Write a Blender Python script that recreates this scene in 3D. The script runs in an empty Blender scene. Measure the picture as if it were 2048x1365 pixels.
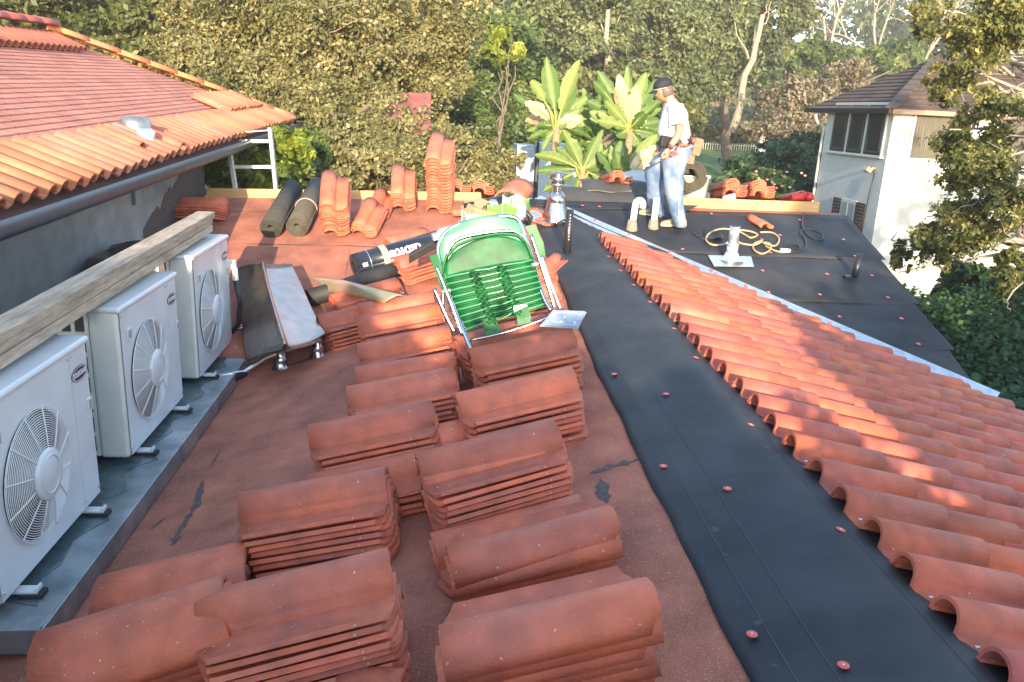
import bpy, bmesh, math, random
import numpy as np
from mathutils import Vector, Matrix, Euler
random.seed(7); rng=np.random.default_rng(7)
R_=math.radians
sc=bpy.context.scene; col=sc.collection
# ------------------------------------------------------------------ camera
F=1592.0
def _v(x,y): return np.array([x-1024.,682.5-y,-F])
_Y=_v(870,215); _Y/=np.linalg.norm(_Y)
_Z=-_v(750,6200); _Z-=_Z.dot(_Y)*_Y; _Z/=np.linalg.norm(_Z)
RM=np.array([np.cross(_Y,_Z),_Y,_Z])
cam=bpy.data.cameras.new('camera'); cam.sensor_width=36; cam.lens=F/2048*36; cam.clip_end=2000; cam.clip_start=.05
co=bpy.data.objects.new('camera',cam); col.objects.link(co)
m4=Matrix([list(RM[i])+[0] for i in range(3)]+[[0,0,0,1]]); co.matrix_world=m4; sc.camera=co
# ------------------------------------------------------------------ light
SUNV=Vector((0.04,1,-0.225)).normalized()
w=bpy.data.worlds.new('World'); sc.world=w; w.use_nodes=True
nt=w.node_tree; bg=nt.nodes['Background']; sky=nt.nodes.new('ShaderNodeTexSky'); sky.sky_type='NISHITA'; sky.sun_disc=False
sky.sun_elevation=math.asin(-SUNV.z); sky.sun_rotation=math.atan2(-SUNV.x,-SUNV.y); sky.air_density=1.0; sky.dust_density=.6; sky.ozone_density=1.3
nt.links.new(sky.outputs[0],bg.inputs[0]); bg.inputs[1].default_value=0.15
sl=bpy.data.lights.new('sun','SUN'); sl.energy=2.55; sl.angle=R_(.5); sl.color=(1,.80,.56)
so=bpy.data.objects.new('sun',sl); col.objects.link(so); so.rotation_euler=SUNV.to_track_quat('-Z','Y').to_euler(); so.location=(0,-20,10)
sc.view_settings.view_transform='Standard'; sc.view_settings.look='None'; sc.view_settings.gamma=1; sc.view_settings.exposure=2.32
# ------------------------------------------------------------------ roof planes (camera at the origin, metres)
def zr(Y): return -1.654+.047*Y
def ZL(X,Y): return -2.22+(zr(Y)+2.22)*(X+1.55)/3.15
def ZR(X,Y): return -1.239-.26*X+.047*Y
def ZB(X,Y): return -3.8+.27*Y-.026*max(0,1-X)
def ZT(X,Y): return max(min(ZL(X,Y),ZR(X,Y)),ZB(X,Y))
def rayd(x,y): d=RM@_v(x,y); return d/d[1]
def on(Fz,x,y,h=0.):
    d=rayd(x,y); lo,hi=.5,60
    for _ in range(50):
        m=(lo+hi)/2
        if d[2]*m>Fz(d[0]*m,m)+h: lo=m
        else: hi=m
    return Vector(d*lo)
def atY(x,y,Y): return Vector(rayd(x,y)*Y)
def atX(x,y,X): d=rayd(x,y); return Vector(d*(X/d[0]))
# ------------------------------------------------------------------ materials
MATS={}
def mat(name,base,rough=.7,metal=0,var=.0,vscale=4,base2=None,bump=0,bscale=40,rand=0,spec=.5,coat=0,trans=0,emit=None,speck=None,detail=4,attr=None,stretch=None):
    m=bpy.data.materials.new(name); m.use_nodes=True; n=m.node_tree; N=n.nodes; L=n.links; p=N['Principled BSDF']
    p.inputs['Roughness'].default_value=rough; p.inputs['Metallic'].default_value=metal; p.inputs['Specular IOR Level'].default_value=spec
    if coat: p.inputs['Coat Weight'].default_value=coat; p.inputs['Coat Roughness'].default_value=.15
    if trans: p.inputs['Transmission Weight'].default_value=trans
    tc=N.new('ShaderNodeTexCoord'); src=tc.outputs['Object']
    if stretch:
        mp=N.new('ShaderNodeMapping'); mp.inputs['Scale'].default_value=stretch; L.new(src,mp.inputs[0]); src=mp.outputs[0]
    col_=None
    rgb=N.new('ShaderNodeRGB'); rgb.outputs[0].default_value=(*base,1); col_=rgb.outputs[0]
    if base2 is not None or var:
        nz=N.new('ShaderNodeTexNoise'); nz.inputs['Scale'].default_value=vscale; nz.inputs['Detail'].default_value=detail; L.new(src,nz.inputs['Vector'])
        if rand:
            oi=N.new('ShaderNodeObjectInfo'); nz.noise_dimensions='4D'; mm=N.new('ShaderNodeMath'); mm.operation='MULTIPLY'; mm.inputs[1].default_value=50; L.new(oi.outputs['Random'],mm.inputs[0]); L.new(mm.outputs[0],nz.inputs['W'])
        if base2 is not None:
            cr=N.new('ShaderNodeValToRGB'); cr.color_ramp.elements[0].position=.36; cr.color_ramp.elements[1].position=.64
            cr.color_ramp.elements[0].color=(*base,1); cr.color_ramp.elements[1].color=(*base2,1); L.new(nz.outputs[0],cr.inputs[0]); col_=cr.outputs[0]
        if var:
            mr=N.new('ShaderNodeMapRange'); mr.inputs['From Min'].default_value=.3; mr.inputs['From Max'].default_value=.7; mr.inputs['To Min'].default_value=1-var; mr.inputs['To Max'].default_value=1+var
            nz2=N.new('ShaderNodeTexNoise'); nz2.inputs['Scale'].default_value=vscale*3.3; nz2.inputs['Detail'].default_value=6; L.new(src,nz2.inputs['Vector']); L.new(nz2.outputs[0],mr.inputs[0])
            mu=N.new('ShaderNodeVectorMath'); mu.operation='SCALE'; L.new(col_,mu.inputs[0]); L.new(mr.outputs[0],mu.inputs['Scale']); col_=mu.outputs[0]
    if rand:
        oi=N.new('ShaderNodeObjectInfo'); mr=N.new('ShaderNodeMapRange'); mr.inputs['To Min'].default_value=1-rand; mr.inputs['To Max'].default_value=1+rand; L.new(oi.outputs['Random'],mr.inputs[0])
        mu=N.new('ShaderNodeVectorMath'); mu.operation='SCALE'; L.new(col_,mu.inputs[0]); L.new(mr.outputs[0],mu.inputs['Scale']); col_=mu.outputs[0]
    if attr:
        at=N.new('ShaderNodeAttribute'); at.attribute_name=attr; mu=N.new('ShaderNodeVectorMath'); mu.operation='MULTIPLY'; L.new(col_,mu.inputs[0]); L.new(at.outputs['Color'],mu.inputs[1]); col_=mu.outputs[0]
    if speck:
        vo=N.new('ShaderNodeTexNoise'); vo.inputs['Scale'].default_value=speck[0]; vo.inputs['Detail'].default_value=2; L.new(src,vo.inputs['Vector'])
        mr=N.new('ShaderNodeMapRange'); mr.inputs['From Min'].default_value=speck[1]; mr.inputs['From Max'].default_value=speck[1]+.05; L.new(vo.outputs[0],mr.inputs[0])
        mx=N.new('ShaderNodeMixRGB'); mx.inputs[2].default_value=(*speck[2],1); L.new(mr.outputs[0],mx.inputs[0]); L.new(col_,mx.inputs[1]); col_=mx.outputs[0]
    L.new(col_,p.inputs['Base Color'])
    if bump:
        b=N.new('ShaderNodeBump'); b.inputs['Strength'].default_value=bump; b.inputs['Distance'].default_value=.01
        nz=N.new('ShaderNodeTexNoise'); nz.inputs['Scale'].default_value=bscale; nz.inputs['Detail'].default_value=5; L.new(src,nz.inputs['Vector']); L.new(nz.outputs[0],b.inputs['Height']); L.new(b.outputs[0],p.inputs['Normal'])
    if emit: p.inputs['Emission Color'].default_value=(*emit,1); p.inputs['Emission Strength'].default_value=1
    MATS[name]=m; return m
def leafmat(name,c1,c2,c3,tr=.35):
    m=bpy.data.materials.new(name); m.use_nodes=True; n=m.node_tree; N=n.nodes; L=n.links; p=N['Principled BSDF']; p.inputs['Roughness'].default_value=.5; p.inputs['Specular IOR Level'].default_value=.35
    at=N.new('ShaderNodeAttribute'); at.attribute_name='tint'; cr=N.new('ShaderNodeValToRGB'); e=cr.color_ramp.elements; e[0].color=(*c1,1); e[1].color=(*c3,1); k=e.new(.55); k.color=(*c2,1)
    L.new(at.outputs['Fac'],cr.inputs[0]); L.new(cr.outputs[0],p.inputs['Base Color'])
    t=N.new('ShaderNodeBsdfTranslucent'); L.new(cr.outputs[0],t.inputs[0]); mx=N.new('ShaderNodeMixShader'); mx.inputs[0].default_value=tr; L.new(p.outputs[0],mx.inputs[1]); L.new(t.outputs[0],mx.inputs[2]); L.new(mx.outputs[0],N['Material Output'].inputs[0])
    return m
TERRA=mat('terracotta',(.57,.135,.060),.64,base2=(.42,.118,.075),vscale=2.6,var=.2,rand=.22,bump=.4,bscale=70,speck=(60,.71,(.66,.48,.4)),detail=7)
TERRAE=mat('terracotta_field',(.52,.12,.055),.62,base2=(.37,.10,.065),vscale=2.6,var=.22,bump=.3,bscale=90,speck=(80,.73,(.72,.58,.5)),attr='tint')
TERRAO=mat('orange_clay',(.62,.225,.11),.7,base2=(.52,.17,.085),vscale=2,var=.12,bump=.2,bscale=60,attr='tint')
CAP=mat('cap_sheet',(.46,.165,.105),.95,base2=(.34,.13,.09),vscale=1.3,var=.3,bump=1.0,bscale=140,speck=(150,.60,(.56,.28,.20)),spec=.25)
TAR=mat('tar',(.085,.068,.062),.75,var=.3,vscale=8,bump=.5,bscale=60)
FELT=mat('black_felt',(.017,.020,.026),.62,base2=(.042,.038,.034),vscale=.8,var=.5,bump=.6,bscale=7,spec=.4,speck=(18,.70,(.05,.05,.05)),detail=8)
CHALK=mat('chalk_line',(.06,.065,.07),.8)
REDP=mat('red_plastic',(.72,.11,.085),.4)
STEEL=mat('galvanised',(.80,.82,.84),.34,.85,var=.12,vscale=5,base2=(.70,.73,.76),bump=.08,bscale=8)
STEELD=mat('dull_galvanised',(.42,.46,.48),.42,.75,base2=(.24,.29,.31),vscale=3,var=.2,bump=.15,bscale=10)
METAL2=mat('vent_metal',(.36,.35,.33),.35,.8,var=.2,vscale=4)
CHROME=mat('chrome',(.52,.53,.54),.22,1)
WOODN=mat('new_lumber',(.68,.42,.17),.7,base2=(.56,.33,.13),vscale=1.5,var=.14,bump=.3,bscale=30,stretch=(1,8,8))
WOODW=mat('weathered_lumber',(.52,.41,.30),.85,base2=(.36,.27,.19),vscale=2.2,var=.25,bump=.6,bscale=30,stretch=(7,1,7))
ACW=mat('ac_enamel',(.63,.655,.66),.32,var=.07,vscale=1.2,spec=.5,coat=.25)
ACC=mat('ac_cream_plastic',(.72,.72,.64),.45,var=.04,vscale=3)
ACD=mat('ac_dark',(.02,.022,.025),.6)
ACG=mat('ac_coil',(.10,.085,.08),.5,.4,var=.3,vscale=60)
BADGE=mat('badge_purple',(.055,.02,.055),.4); WHITE=mat('white_paint',(.78,.78,.76),.5,var=.04,vscale=3)
BLACK=mat('black_plastic',(.018,.018,.02),.4); RUBBER=mat('rubber',(.02,.02,.022),.75)
GREEND=mat('green_vinyl',(.004,.13,.035),.5,spec=.35,base2=(.003,.07,.02),vscale=6,var=.25); GREENL=mat('light_green_vinyl',(.07,.33,.14),.4,coat=.1)
GREENM=mat('green_armrest',(.006,.12,.025),.5)
PLAST=mat('clear_plastic',(.32,.37,.44),.3,coat=.2)
STUC=mat('stucco',(.56,.555,.50),.9,var=.06,vscale=2,bump=.5,bscale=70)
STUCL=mat('grey_stucco',(.30,.31,.30),.95,base2=(.20,.21,.205),vscale=1.2,var=.2,bump=.5,bscale=30)
GUT=mat('gutter_paint',(.05,.062,.082),.4,var=.15,vscale=3)
GLASS=mat('window_glass',(.035,.04,.045),.12,spec=.8); CURT=mat('window_drape',(.013,.015,.017),.35,var=.3,vscale=2,stretch=(12,12,.3))
SHUT=mat('shutter_paint',(.05,.028,.025),.6); TRIM=mat('trim_paint',(.55,.54,.48),.6)
BARK=mat('bark',(.20,.155,.115),.9,base2=(.11,.085,.065),vscale=5,var=.3,bump=.8,bscale=20,stretch=(3,3,1)); BARKL=mat('pale_bark',(.42,.36,.29),.9,base2=(.28,.23,.18),vscale=4,var=.2,bump=.6,bscale=15)
PIPEB=mat('abs_pipe',(.022,.022,.024),.35); PVC=mat('pvc',(.82,.82,.80),.35)
BROWNM=mat('brown_metal',(.11,.085,.07),.4,.3)
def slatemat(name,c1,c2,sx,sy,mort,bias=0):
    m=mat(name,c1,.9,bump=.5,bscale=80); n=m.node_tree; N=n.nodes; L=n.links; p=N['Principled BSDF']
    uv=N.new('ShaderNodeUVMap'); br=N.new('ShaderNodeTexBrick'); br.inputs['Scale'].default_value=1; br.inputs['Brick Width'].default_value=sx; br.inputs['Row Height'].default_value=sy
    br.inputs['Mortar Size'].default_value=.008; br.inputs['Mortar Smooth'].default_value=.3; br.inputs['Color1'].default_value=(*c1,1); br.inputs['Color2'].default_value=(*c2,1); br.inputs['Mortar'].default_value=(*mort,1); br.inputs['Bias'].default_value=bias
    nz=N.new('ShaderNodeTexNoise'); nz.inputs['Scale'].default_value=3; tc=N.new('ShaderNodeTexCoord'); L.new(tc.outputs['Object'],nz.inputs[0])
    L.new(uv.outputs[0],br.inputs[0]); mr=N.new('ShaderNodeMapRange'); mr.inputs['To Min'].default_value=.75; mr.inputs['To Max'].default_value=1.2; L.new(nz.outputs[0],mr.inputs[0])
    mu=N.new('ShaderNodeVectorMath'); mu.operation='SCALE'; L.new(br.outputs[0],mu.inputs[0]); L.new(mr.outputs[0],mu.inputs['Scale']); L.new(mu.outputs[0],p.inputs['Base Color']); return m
SHING=slatemat('red_shingle',(.62,.245,.165),(.50,.18,.125),.30,.145,(.15,.06,.05))  # dark joints; their colour also paints the shade under each course lip
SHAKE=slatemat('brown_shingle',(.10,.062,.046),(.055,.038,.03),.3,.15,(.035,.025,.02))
# ------------------------------------------------------------------ mesh helpers
class MB:
    def __init__(s): s.v=[]; s.f=[]; s.m=[]; s.sm=[]; s.uv=None
    def add(s,vs,fs,mi=0,smooth=False,M=None):
        o=len(s.v)
        for v in vs:
            v=Vector(v); s.v.append(M@v if M is not None else v)
        for f in fs: s.f.append([o+i for i in f]); s.m.append(mi); s.sm.append(smooth)
    def box(s,c,d,mi=0,M=None,rot=None):
        x,y,z=d[0]/2,d[1]/2,d[2]/2; T=Matrix.Translation(c)
        if rot is not None: T=T@Euler(rot).to_matrix().to_4x4()
        if M is not None: T=M@T
        s.add([(a,b,e) for a in(-x,x) for b in(-y,y) for e in(-z,z)],[(0,1,3,2),(4,6,7,5),(0,4,5,1),(2,3,7,6),(0,2,6,4),(1,5,7,3)],mi,False,T)
    def hexa(s,b,t,mi=0):   # bottom quad, top quad
        s.add(list(b)+list(t),[(3,2,1,0),(4,5,6,7),(0,1,5,4),(1,2,6,5),(2,3,7,6),(3,0,4,7)],mi)
    def prism(s,pts,h,mi=0,smooth=False):   # pts loop, h offset vector
        n=len(pts); h=Vector(h); P=[Vector(p) for p in pts]
        s.add(P+[p+h for p in P],[tuple(range(n))[::-1],tuple(range(n,2*n))]+[(i,(i+1)%n,n+(i+1)%n,n+i) for i in range(n)],mi,smooth)
    def tube(s,path,r,seg=10,mi=0,cap=True,smooth=True):
        P=[Vector(p) for p in path]; n=len(P); rr=r if isinstance(r,(list,tuple)) else [r]*n
        o=len(s.v); up=None
        for i,p in enumerate(P):
            t=(P[min(i+1,n-1)]-P[max(i-1,0)]).normalized()
            if up is None: up=t.orthogonal().normalized()
            up=(up-t*up.dot(t)); up=up.normalized() if up.length>1e-6 else t.orthogonal().normalized()
            b=t.cross(up)
            for k in range(seg):
                a=2*math.pi*k/seg; s.v.append(p+(up*math.cos(a)+b*math.sin(a))*rr[i])
        for i in range(n-1):
            for k in range(seg):
                a=o+i*seg+k; b=o+i*seg+(k+1)%seg; s.f.append([a,b,b+seg,a+seg]); s.m.append(mi); s.sm.append(smooth)
        if cap:
            s.f.append([o+k for k in range(seg)][::-1]); s.m.append(mi); s.sm.append(False)
            s.f.append([o+(n-1)*seg+k for k in range(seg)]); s.m.append(mi); s.sm.append(False)
    def lathe(s,prof,c=(0,0,0),seg=24,mi=0,M=None,smooth=True):
        T=Matrix.Translation(c)
        if M is not None: T=T@M
        n=len(prof); vs=[(r*math.cos(2*math.pi*k/seg),r*math.sin(2*math.pi*k/seg),z) for r,z in prof for k in range(seg)]
        fs=[(i*seg+k,i*seg+(k+1)%seg,(i+1)*seg+(k+1)%seg,(i+1)*seg+k) for i in range(n-1) for k in range(seg)]
        s.add(vs,fs,mi,smooth,T)
    def grid(s,fn,nu,nv,mi=0,smooth=True):
        vs=[fn(i/nu,j/nv) for i in range(nu+1) for j in range(nv+1)]
        fs=[(i*(nv+1)+j,(i+1)*(nv+1)+j,(i+1)*(nv+1)+j+1,i*(nv+1)+j+1) for i in range(nu) for j in range(nv)]
        s.add(vs,fs,mi,smooth)
    def build(s,name,mats,parent=None,world=True,bevel=0,solid=0,tint=None,auto=False):
        me=bpy.data.meshes.new(name)
        off=Vector((0,0,0))
        if parent is not None and world: off=ROOT[parent.name]
        me.from_pydata([tuple(v-off) for v in s.v],[],s.f)
        for m in (mats if isinstance(mats,(list,tuple)) else [mats]): me.materials.append(m)
        for i,p in enumerate(me.polygons): p.material_index=s.m[i]; p.use_smooth=s.sm[i]
        if tint is not None:
            a=me.attributes.new('tint','FLOAT_COLOR','POINT'); a.data.foreach_set('color',np.asarray(tint,dtype=np.float32).ravel())
        if s.uv is not None:
            u=me.uv_layers.new(name='UVMap')
            for l in me.loops: u.data[l.index].uv=s.uv[l.vertex_index]
        me.update(); o=bpy.data.objects.new(name,me); col.objects.link(o)
        if parent is not None: o.parent=parent; ROOT[o.name]=ROOT[parent.name]
        if solid: md=o.modifiers.new('solid','SOLIDIFY'); md.thickness=solid; md.offset=0
        if bevel: md=o.modifiers.new('bevel','BEVEL'); md.width=bevel; md.segments=2; md.limit_method='ANGLE'; md.angle_limit=R_(40)
        return o
ROOT={}
def tag(o,label,cat,group=None,kind=None):
    if label: o['label']=label
    if cat: o['category']=cat
    if group: o['group']=group
    if kind: o['kind']=kind
    return o
def thing(name,label,cat,loc=(0,0,0),group=None,rot=None):
    o=bpy.data.objects.new(name,None); col.objects.link(o); o.location=loc; o.empty_display_size=.1
    if rot is not None: o.rotation_euler=rot
    ROOT[o.name]=Vector(loc); return tag(o,label,cat,group)
def single(name,mb,mats,label,cat,group=None,**k):
    o=mb.build(name,mats,None,**k); 
    c=sum(mb.v,Vector())/len(mb.v); zmin=min(v.z for v in mb.v); c.z=zmin
    o.data.transform(Matrix.Translation(-c)); o.location=c; ROOT[o.name]=c
    return tag(o,label,cat,group)
def leafobj(name,centers,normals,sizes,tints,material,parent=None,aspect=.55):
    n=len(centers); C=np.asarray(centers); Nn=np.asarray(normals); Nn/=np.linalg.norm(Nn,axis=1)[:,None]+1e-9
    r=rng.normal(size=(n,3)); a=np.cross(Nn,r); a/=np.linalg.norm(a,axis=1)[:,None]+1e-9; b=np.cross(Nn,a)
    s=np.asarray(sizes)[:,None]; V=np.stack([C-a*s,C+b*s*aspect+Nn*s*.12,C+a*s,C-b*s*aspect+Nn*s*.12],1).reshape(-1,3)
    if parent is not None: V=V-np.array(ROOT[parent.name])
    me=bpy.data.meshes.new(name); me.vertices.add(4*n); me.vertices.foreach_set('co',V.astype(np.float32).ravel())
    me.loops.add(4*n); me.loops.foreach_set('vertex_index',np.arange(4*n,dtype=np.int32)); me.polygons.add(n)
    me.polygons.foreach_set('loop_start',np.arange(0,4*n,4,dtype=np.int32)); me.polygons.foreach_set('loop_total',np.full(n,4,dtype=np.int32))
    me.materials.append(material); at=me.attributes.new('tint','FLOAT','POINT'); at.data.foreach_set('value',np.repeat(np.clip(tints,0,1),4).astype(np.float32)); me.update(); me.validate()
    o=bpy.data.objects.new(name,me); col.objects.link(o)
    if parent is not None: o.parent=parent; ROOT[o.name]=ROOT[parent.name]
    return o
def crownpts(blobs,n,clump=.16,perclump=70,shell=.55):
    """points in many leaf clumps spread through ellipsoid blobs"""
    vol=np.array([(b[3]*b[4]*b[5])**(2/3) for b in blobs]); vol/=vol.sum(); P=[];Nn=[];T=[]
    for b,f in zip(blobs,vol):
        k=int(n*f); c=np.array(b[:3]); r=np.array(b[3:6]); nc=max(6,k//perclump); nl=int(10+nc**.5)
        dl=rng.normal(size=(nl,3)); dl/=np.linalg.norm(dl,axis=1)[:,None]; lobe=dl*(shell+(.88-shell)*rng.random(nl)[:,None]**.5); ls=rng.uniform(.20,.42,nl)
        li=rng.integers(0,nl,nc); d=rng.normal(size=(nc,3)); d/=np.linalg.norm(d,axis=1)[:,None]; cc=lobe[li]+d*(ls[li]*rng.uniform(.5,1.05,nc))[:,None]
        i=rng.integers(0,nc,k); st=rng.normal(size=(nc,3)); st/=np.linalg.norm(st,axis=1)[:,None]   # each clump is a short spray along its own twig
        cs=clump*rng.uniform(.35,.95,nc); off=rng.normal(size=(k,3))*cs[i][:,None]*.55+st[i]*(rng.normal(size=k)*cs[i])[:,None]
        p=(cc[i]+off)*r+c; P.append(p)
        nn=off/clump*.5+d[i]*.3+np.array([0,-.1,.3])+rng.normal(size=(k,3))*.75; Nn.append(nn)
        tl=rng.normal(0,.17,nl); ct=rng.normal(.5,.17,nc)+tl[li]; T.append(ct[i]+rng.normal(0,.15,k))
    return np.concatenate(P),np.concatenate(Nn),np.concatenate(T)
def limb(mb,a,b,r0,r1,wob=.12,n=7,seg=8):
    a=Vector(a);b=Vector(b);L=(b-a).length; pts=[];rs=[]
    for i in range(n+1):
        t=i/n; w_=math.sin(t*math.pi)*wob*L; pts.append(a.lerp(b,t)+Vector((random.uniform(-w_,w_),random.uniform(-w_,w_),random.uniform(-w_,w_)*.5))); rs.append(r0+(r1-r0)*t)
    mb.tube(pts,rs,seg); return pts
def tree(name,label,blobs,n,leaf,lm,base,tr=.25,group=None,bark=None,branches=10,clump=.16,perclump=70,cat='tree',shell=.55,twigs=0):
    t=thing(name,label,cat,base,group); mb=MB(); top=Vector(blobs[0][:3])
    fork=Vector(base).lerp(top,.5); limb(mb,base,fork,tr,tr*.7,.05); 
    for k in range(branches):
        b=blobs[k%len(blobs)]; d=Vector((random.gauss(0,1),random.gauss(0,1),random.gauss(.2,.8))).normalized()*.75
        e=Vector((b[0]+d.x*b[3],b[1]+d.y*b[4],b[2]+d.z*b[5])); pts=limb(mb,fork,e,tr*.55,tr*.1,.07)
        for q in range(twigs):
            s_=random.choice(pts[3:]); limb(mb,s_,s_+Vector((random.gauss(0,b[3]*.3),random.gauss(0,b[4]*.3),random.gauss(.1,b[5]*.3))),tr*.08,tr*.02,.1,5,5)
    mb.build('trunk',bark or BARK,t)
    P,N_,T=crownpts(blobs,n,clump,perclump,shell); leafobj('crown',P,N_,leaf*rng.uniform(.6,1.35,len(P)),T,lm,t); return t
# ------------------------------------------------------------------ ground, lawn, hill, path
GROUND=mat('earth',(.10,.085,.05),.95,base2=(.055,.06,.025),vscale=.4,var=.3,bump=.5,bscale=6)
LAWN=mat('lawn_grass',(.045,.10,.018),.9,base2=(.07,.13,.025),vscale=.6,var=.25,bump=.8,bscale=90)
def zg(X,Y):
    z=-4.9+2.4*min(max((Y-22)/33,0),1)
    if Y>60: z+=min((Y-60)*.16,26)+max(0,(-(X-8))*.02*min(Y-60,60)*.3)
    return z
mb=MB(); xs=[-500,-200,-100]+list(range(-80,101,5))+[150,250,500]; ys=[-60,-20]+list(range(0,150,5))+[180,240,400,900]
mb.add([(x,y,zg(x,y)) for x in xs for y in ys],[(i*len(ys)+j,(i+1)*len(ys)+j,(i+1)*len(ys)+j+1,i*len(ys)+j+1) for i in range(len(xs)-1) for j in range(len(ys)-1)],0,True)
tag(mb.build('ground',GROUND),None,None,kind='structure')
mb=MB(); mb.grid(lambda u,v:(14+12*u,40+23.5*v,zg(14+12*u,40+23.5*v)+.05),8,16); tag(mb.build('lawn',LAWN),None,None,kind='structure')
mb=MB(); mb.grid(lambda u,v:(13.1+.9*u-.08*v*10,38+22*v,zg(14,38+22*v)+.09),2,12); tag(mb.build('path',mat('concrete_path',(.42,.40,.36),.9,var=.1,bump=.3)),None,None,kind='structure')

# ================================================================== OUR HOUSE (low roof being re-tiled)
H=thing('tile_roofed_house','low house being re-roofed, with red cap sheet, black felt and half laid clay tiles','house',(1.6,5,-4.9))
rake=lambda Y: 5.30-.155*(10-Y)
EAVE=4.70
def deck(name,x0,x1,y0,y1,nx,ny,m):
    mb=MB(); mb.grid(lambda u,v:(lambda X,Y:(X,Y,ZT(X,Y)))((x0 if not callable(x0) else x0(y0+(y1-y0)*v))+((x1(y0+(y1-y0)*v) if callable(x1) else x1)-(x0 if not callable(x0) else x0(y0+(y1-y0)*v)))*u,y0+(y1-y0)*v),nx,ny,0,False); return mb
mb=deck('',-2.86,1.6,-1.5,10.06,90,230,0); mb.grid(lambda u,v:(lambda Y:(lambda X:(X,Y,ZT(X,Y)))(1.6+((rake(Y) if Y>6 else EAVE)-1.6)*u))(-1.5+11.56*v),60,230,0,False)
mb.add([(-2.86,10.06,ZB(-2.86,10.06)-.01),(1,10.06,-1.094),(5.3,10.06,-1.094),(5.3,16,-2.7),(-2.86,16,-2.8)],[(0,1,2,3,4)])
deck_o=mb.build('roof_deck',CAP,H)
# house walls under the eaves
mb=MB(); W=4.55
mb.box((.9,2.2,-3.7),(W*2-2.0,7.4,2.4)); mb.box((1.1,12.4,-3.85),(7.6,6.6,2.1)); mb.box((1.05,8.0,-3.9),(7.2,2.6,2.0))
for a in(0,1): pass
mb.build('wall',STUC,H)
mb=MB(); mb.box((EAVE+.02,2.2,-2.36),(.05,7.6,.18)); mb.hexa([(rake(6)+.00,6,-2.42),(rake(6)+.05,6,-2.42),(rake(10.06)+.05,10.06,-1.34),(rake(10.06),10.06,-1.34)],[(rake(6),6,-2.22),(rake(6)+.05,6,-2.22),(rake(10.06)+.05,10.06,-1.12),(rake(10.06),10.06,-1.12)]); mb.build('rake_board',TRIM,H)
# cap sheet seams and tar patches
def patch(pts_px,Fz,h,name,m,par=H,thick=.003):
    P=[on(Fz,x,y,h) for x,y in pts_px]; mb=MB(); mb.prism([p-Vector((0,0,thick)) for p in P],(0,0,thick*2)); return mb.build(name,m,par)
def streak(name,path,wd,h=.004,n=9,Fz=ZT):
    mb=MB(); P=[on(Fz,x,y,h) for x,y in path]; Q=[]
    for i in range(len(P)-1):
        for k in range(n): Q.append(P[i].lerp(P[i+1],k/n))
    Q.append(P[-1]); L=[];Rr=[]
    for i,q in enumerate(Q):
        t=(Q[min(i+1,len(Q)-1)]-Q[max(i-1,0)]); t.z=0; t.normalize(); s=Vector((-t.y,t.x,0)); e=min(1,i/3+.15,(len(Q)-1-i)/3+.15)*random.uniform(.4,1.2)
        a=wd*random.uniform(.35,1.3)*e; b=wd*random.uniform(.35,1.3)*e
        l=q+s*a; r=q-s*b; l.z=Fz(l.x,l.y)+h; r.z=Fz(r.x,r.y)+h; L.append(l);Rr.append(r)
    mb.add(L+Rr,[(i,i+1,len(L)+i+1,len(L)+i) for i in range(len(L)-1)]); return mb.build(name,TAR,H)
TARS=mat('tar_smear',(.085,.062,.055),.8,var=.4,vscale=20,bump=.6,bscale=120)
for i,(p,wd) in enumerate([([(340,560),(420,505)],.02),([(440,487),(700,492),(900,502)],.012),([(430,422),(560,424),(700,428)],.010),([(1178,948),(1215,935),(1280,918)],.02),([(520,690),(470,740),(435,800)],.03),([(405,960),(392,1010),(360,1060),(345,1090)],.022),([(420,935),(440,900)],.012),([(60,1340),(130,1318),(190,1300)],.015),([(1200,955),(1215,1005)],.035),([(700,392),(690,420)],.008),([(560,735),(600,725),(650,705),(668,690)],.05),([(415,790),(455,765)],.02),([(700,495),(690,560)],.006),([(1000,505),(985,560)],.006),([(300,1060),(330,1035)],.012)]):
    streak('tar_streak',p,wd)
    deck_last=None
# equipment platform under the condensers
px0,px1,py0,py1,pz=-2.45,-1.55,2.93,7.25,-2.10
mb=MB(); mb.box(((px0+px1)/2,(py0+py1)/2,pz-.06),(px1-px0,py1-py0,.12)); 
mb.box((px1+.012,(py0+py1)/2,pz-.05),(.02,py1-py0+.04,.115)); mb.box(((px0+px1)/2,py0-.012,pz-.05),(px1-px0+.04,.02,.115))
mb.build('equipment_platform',STEELD,H,bevel=.004)
mb=MB(); pts=[]
for k in range(40):
    pts.append((px1-.04-.10*abs(math.sin(k*.9))-.05*random.random(),py0+.15+k*.105))
mb.prism([(x,y,pz+.0015) for x,y in pts]+[(px0+.1,py1-.1,pz+.0015),(px0+.1,py0+.3,pz+.0015)],(0,0,.002)); mb.build('water_stain',mat('damp_metal',(.16,.22,.24),.25,.6,var=.3,vscale=4),H)
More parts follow.
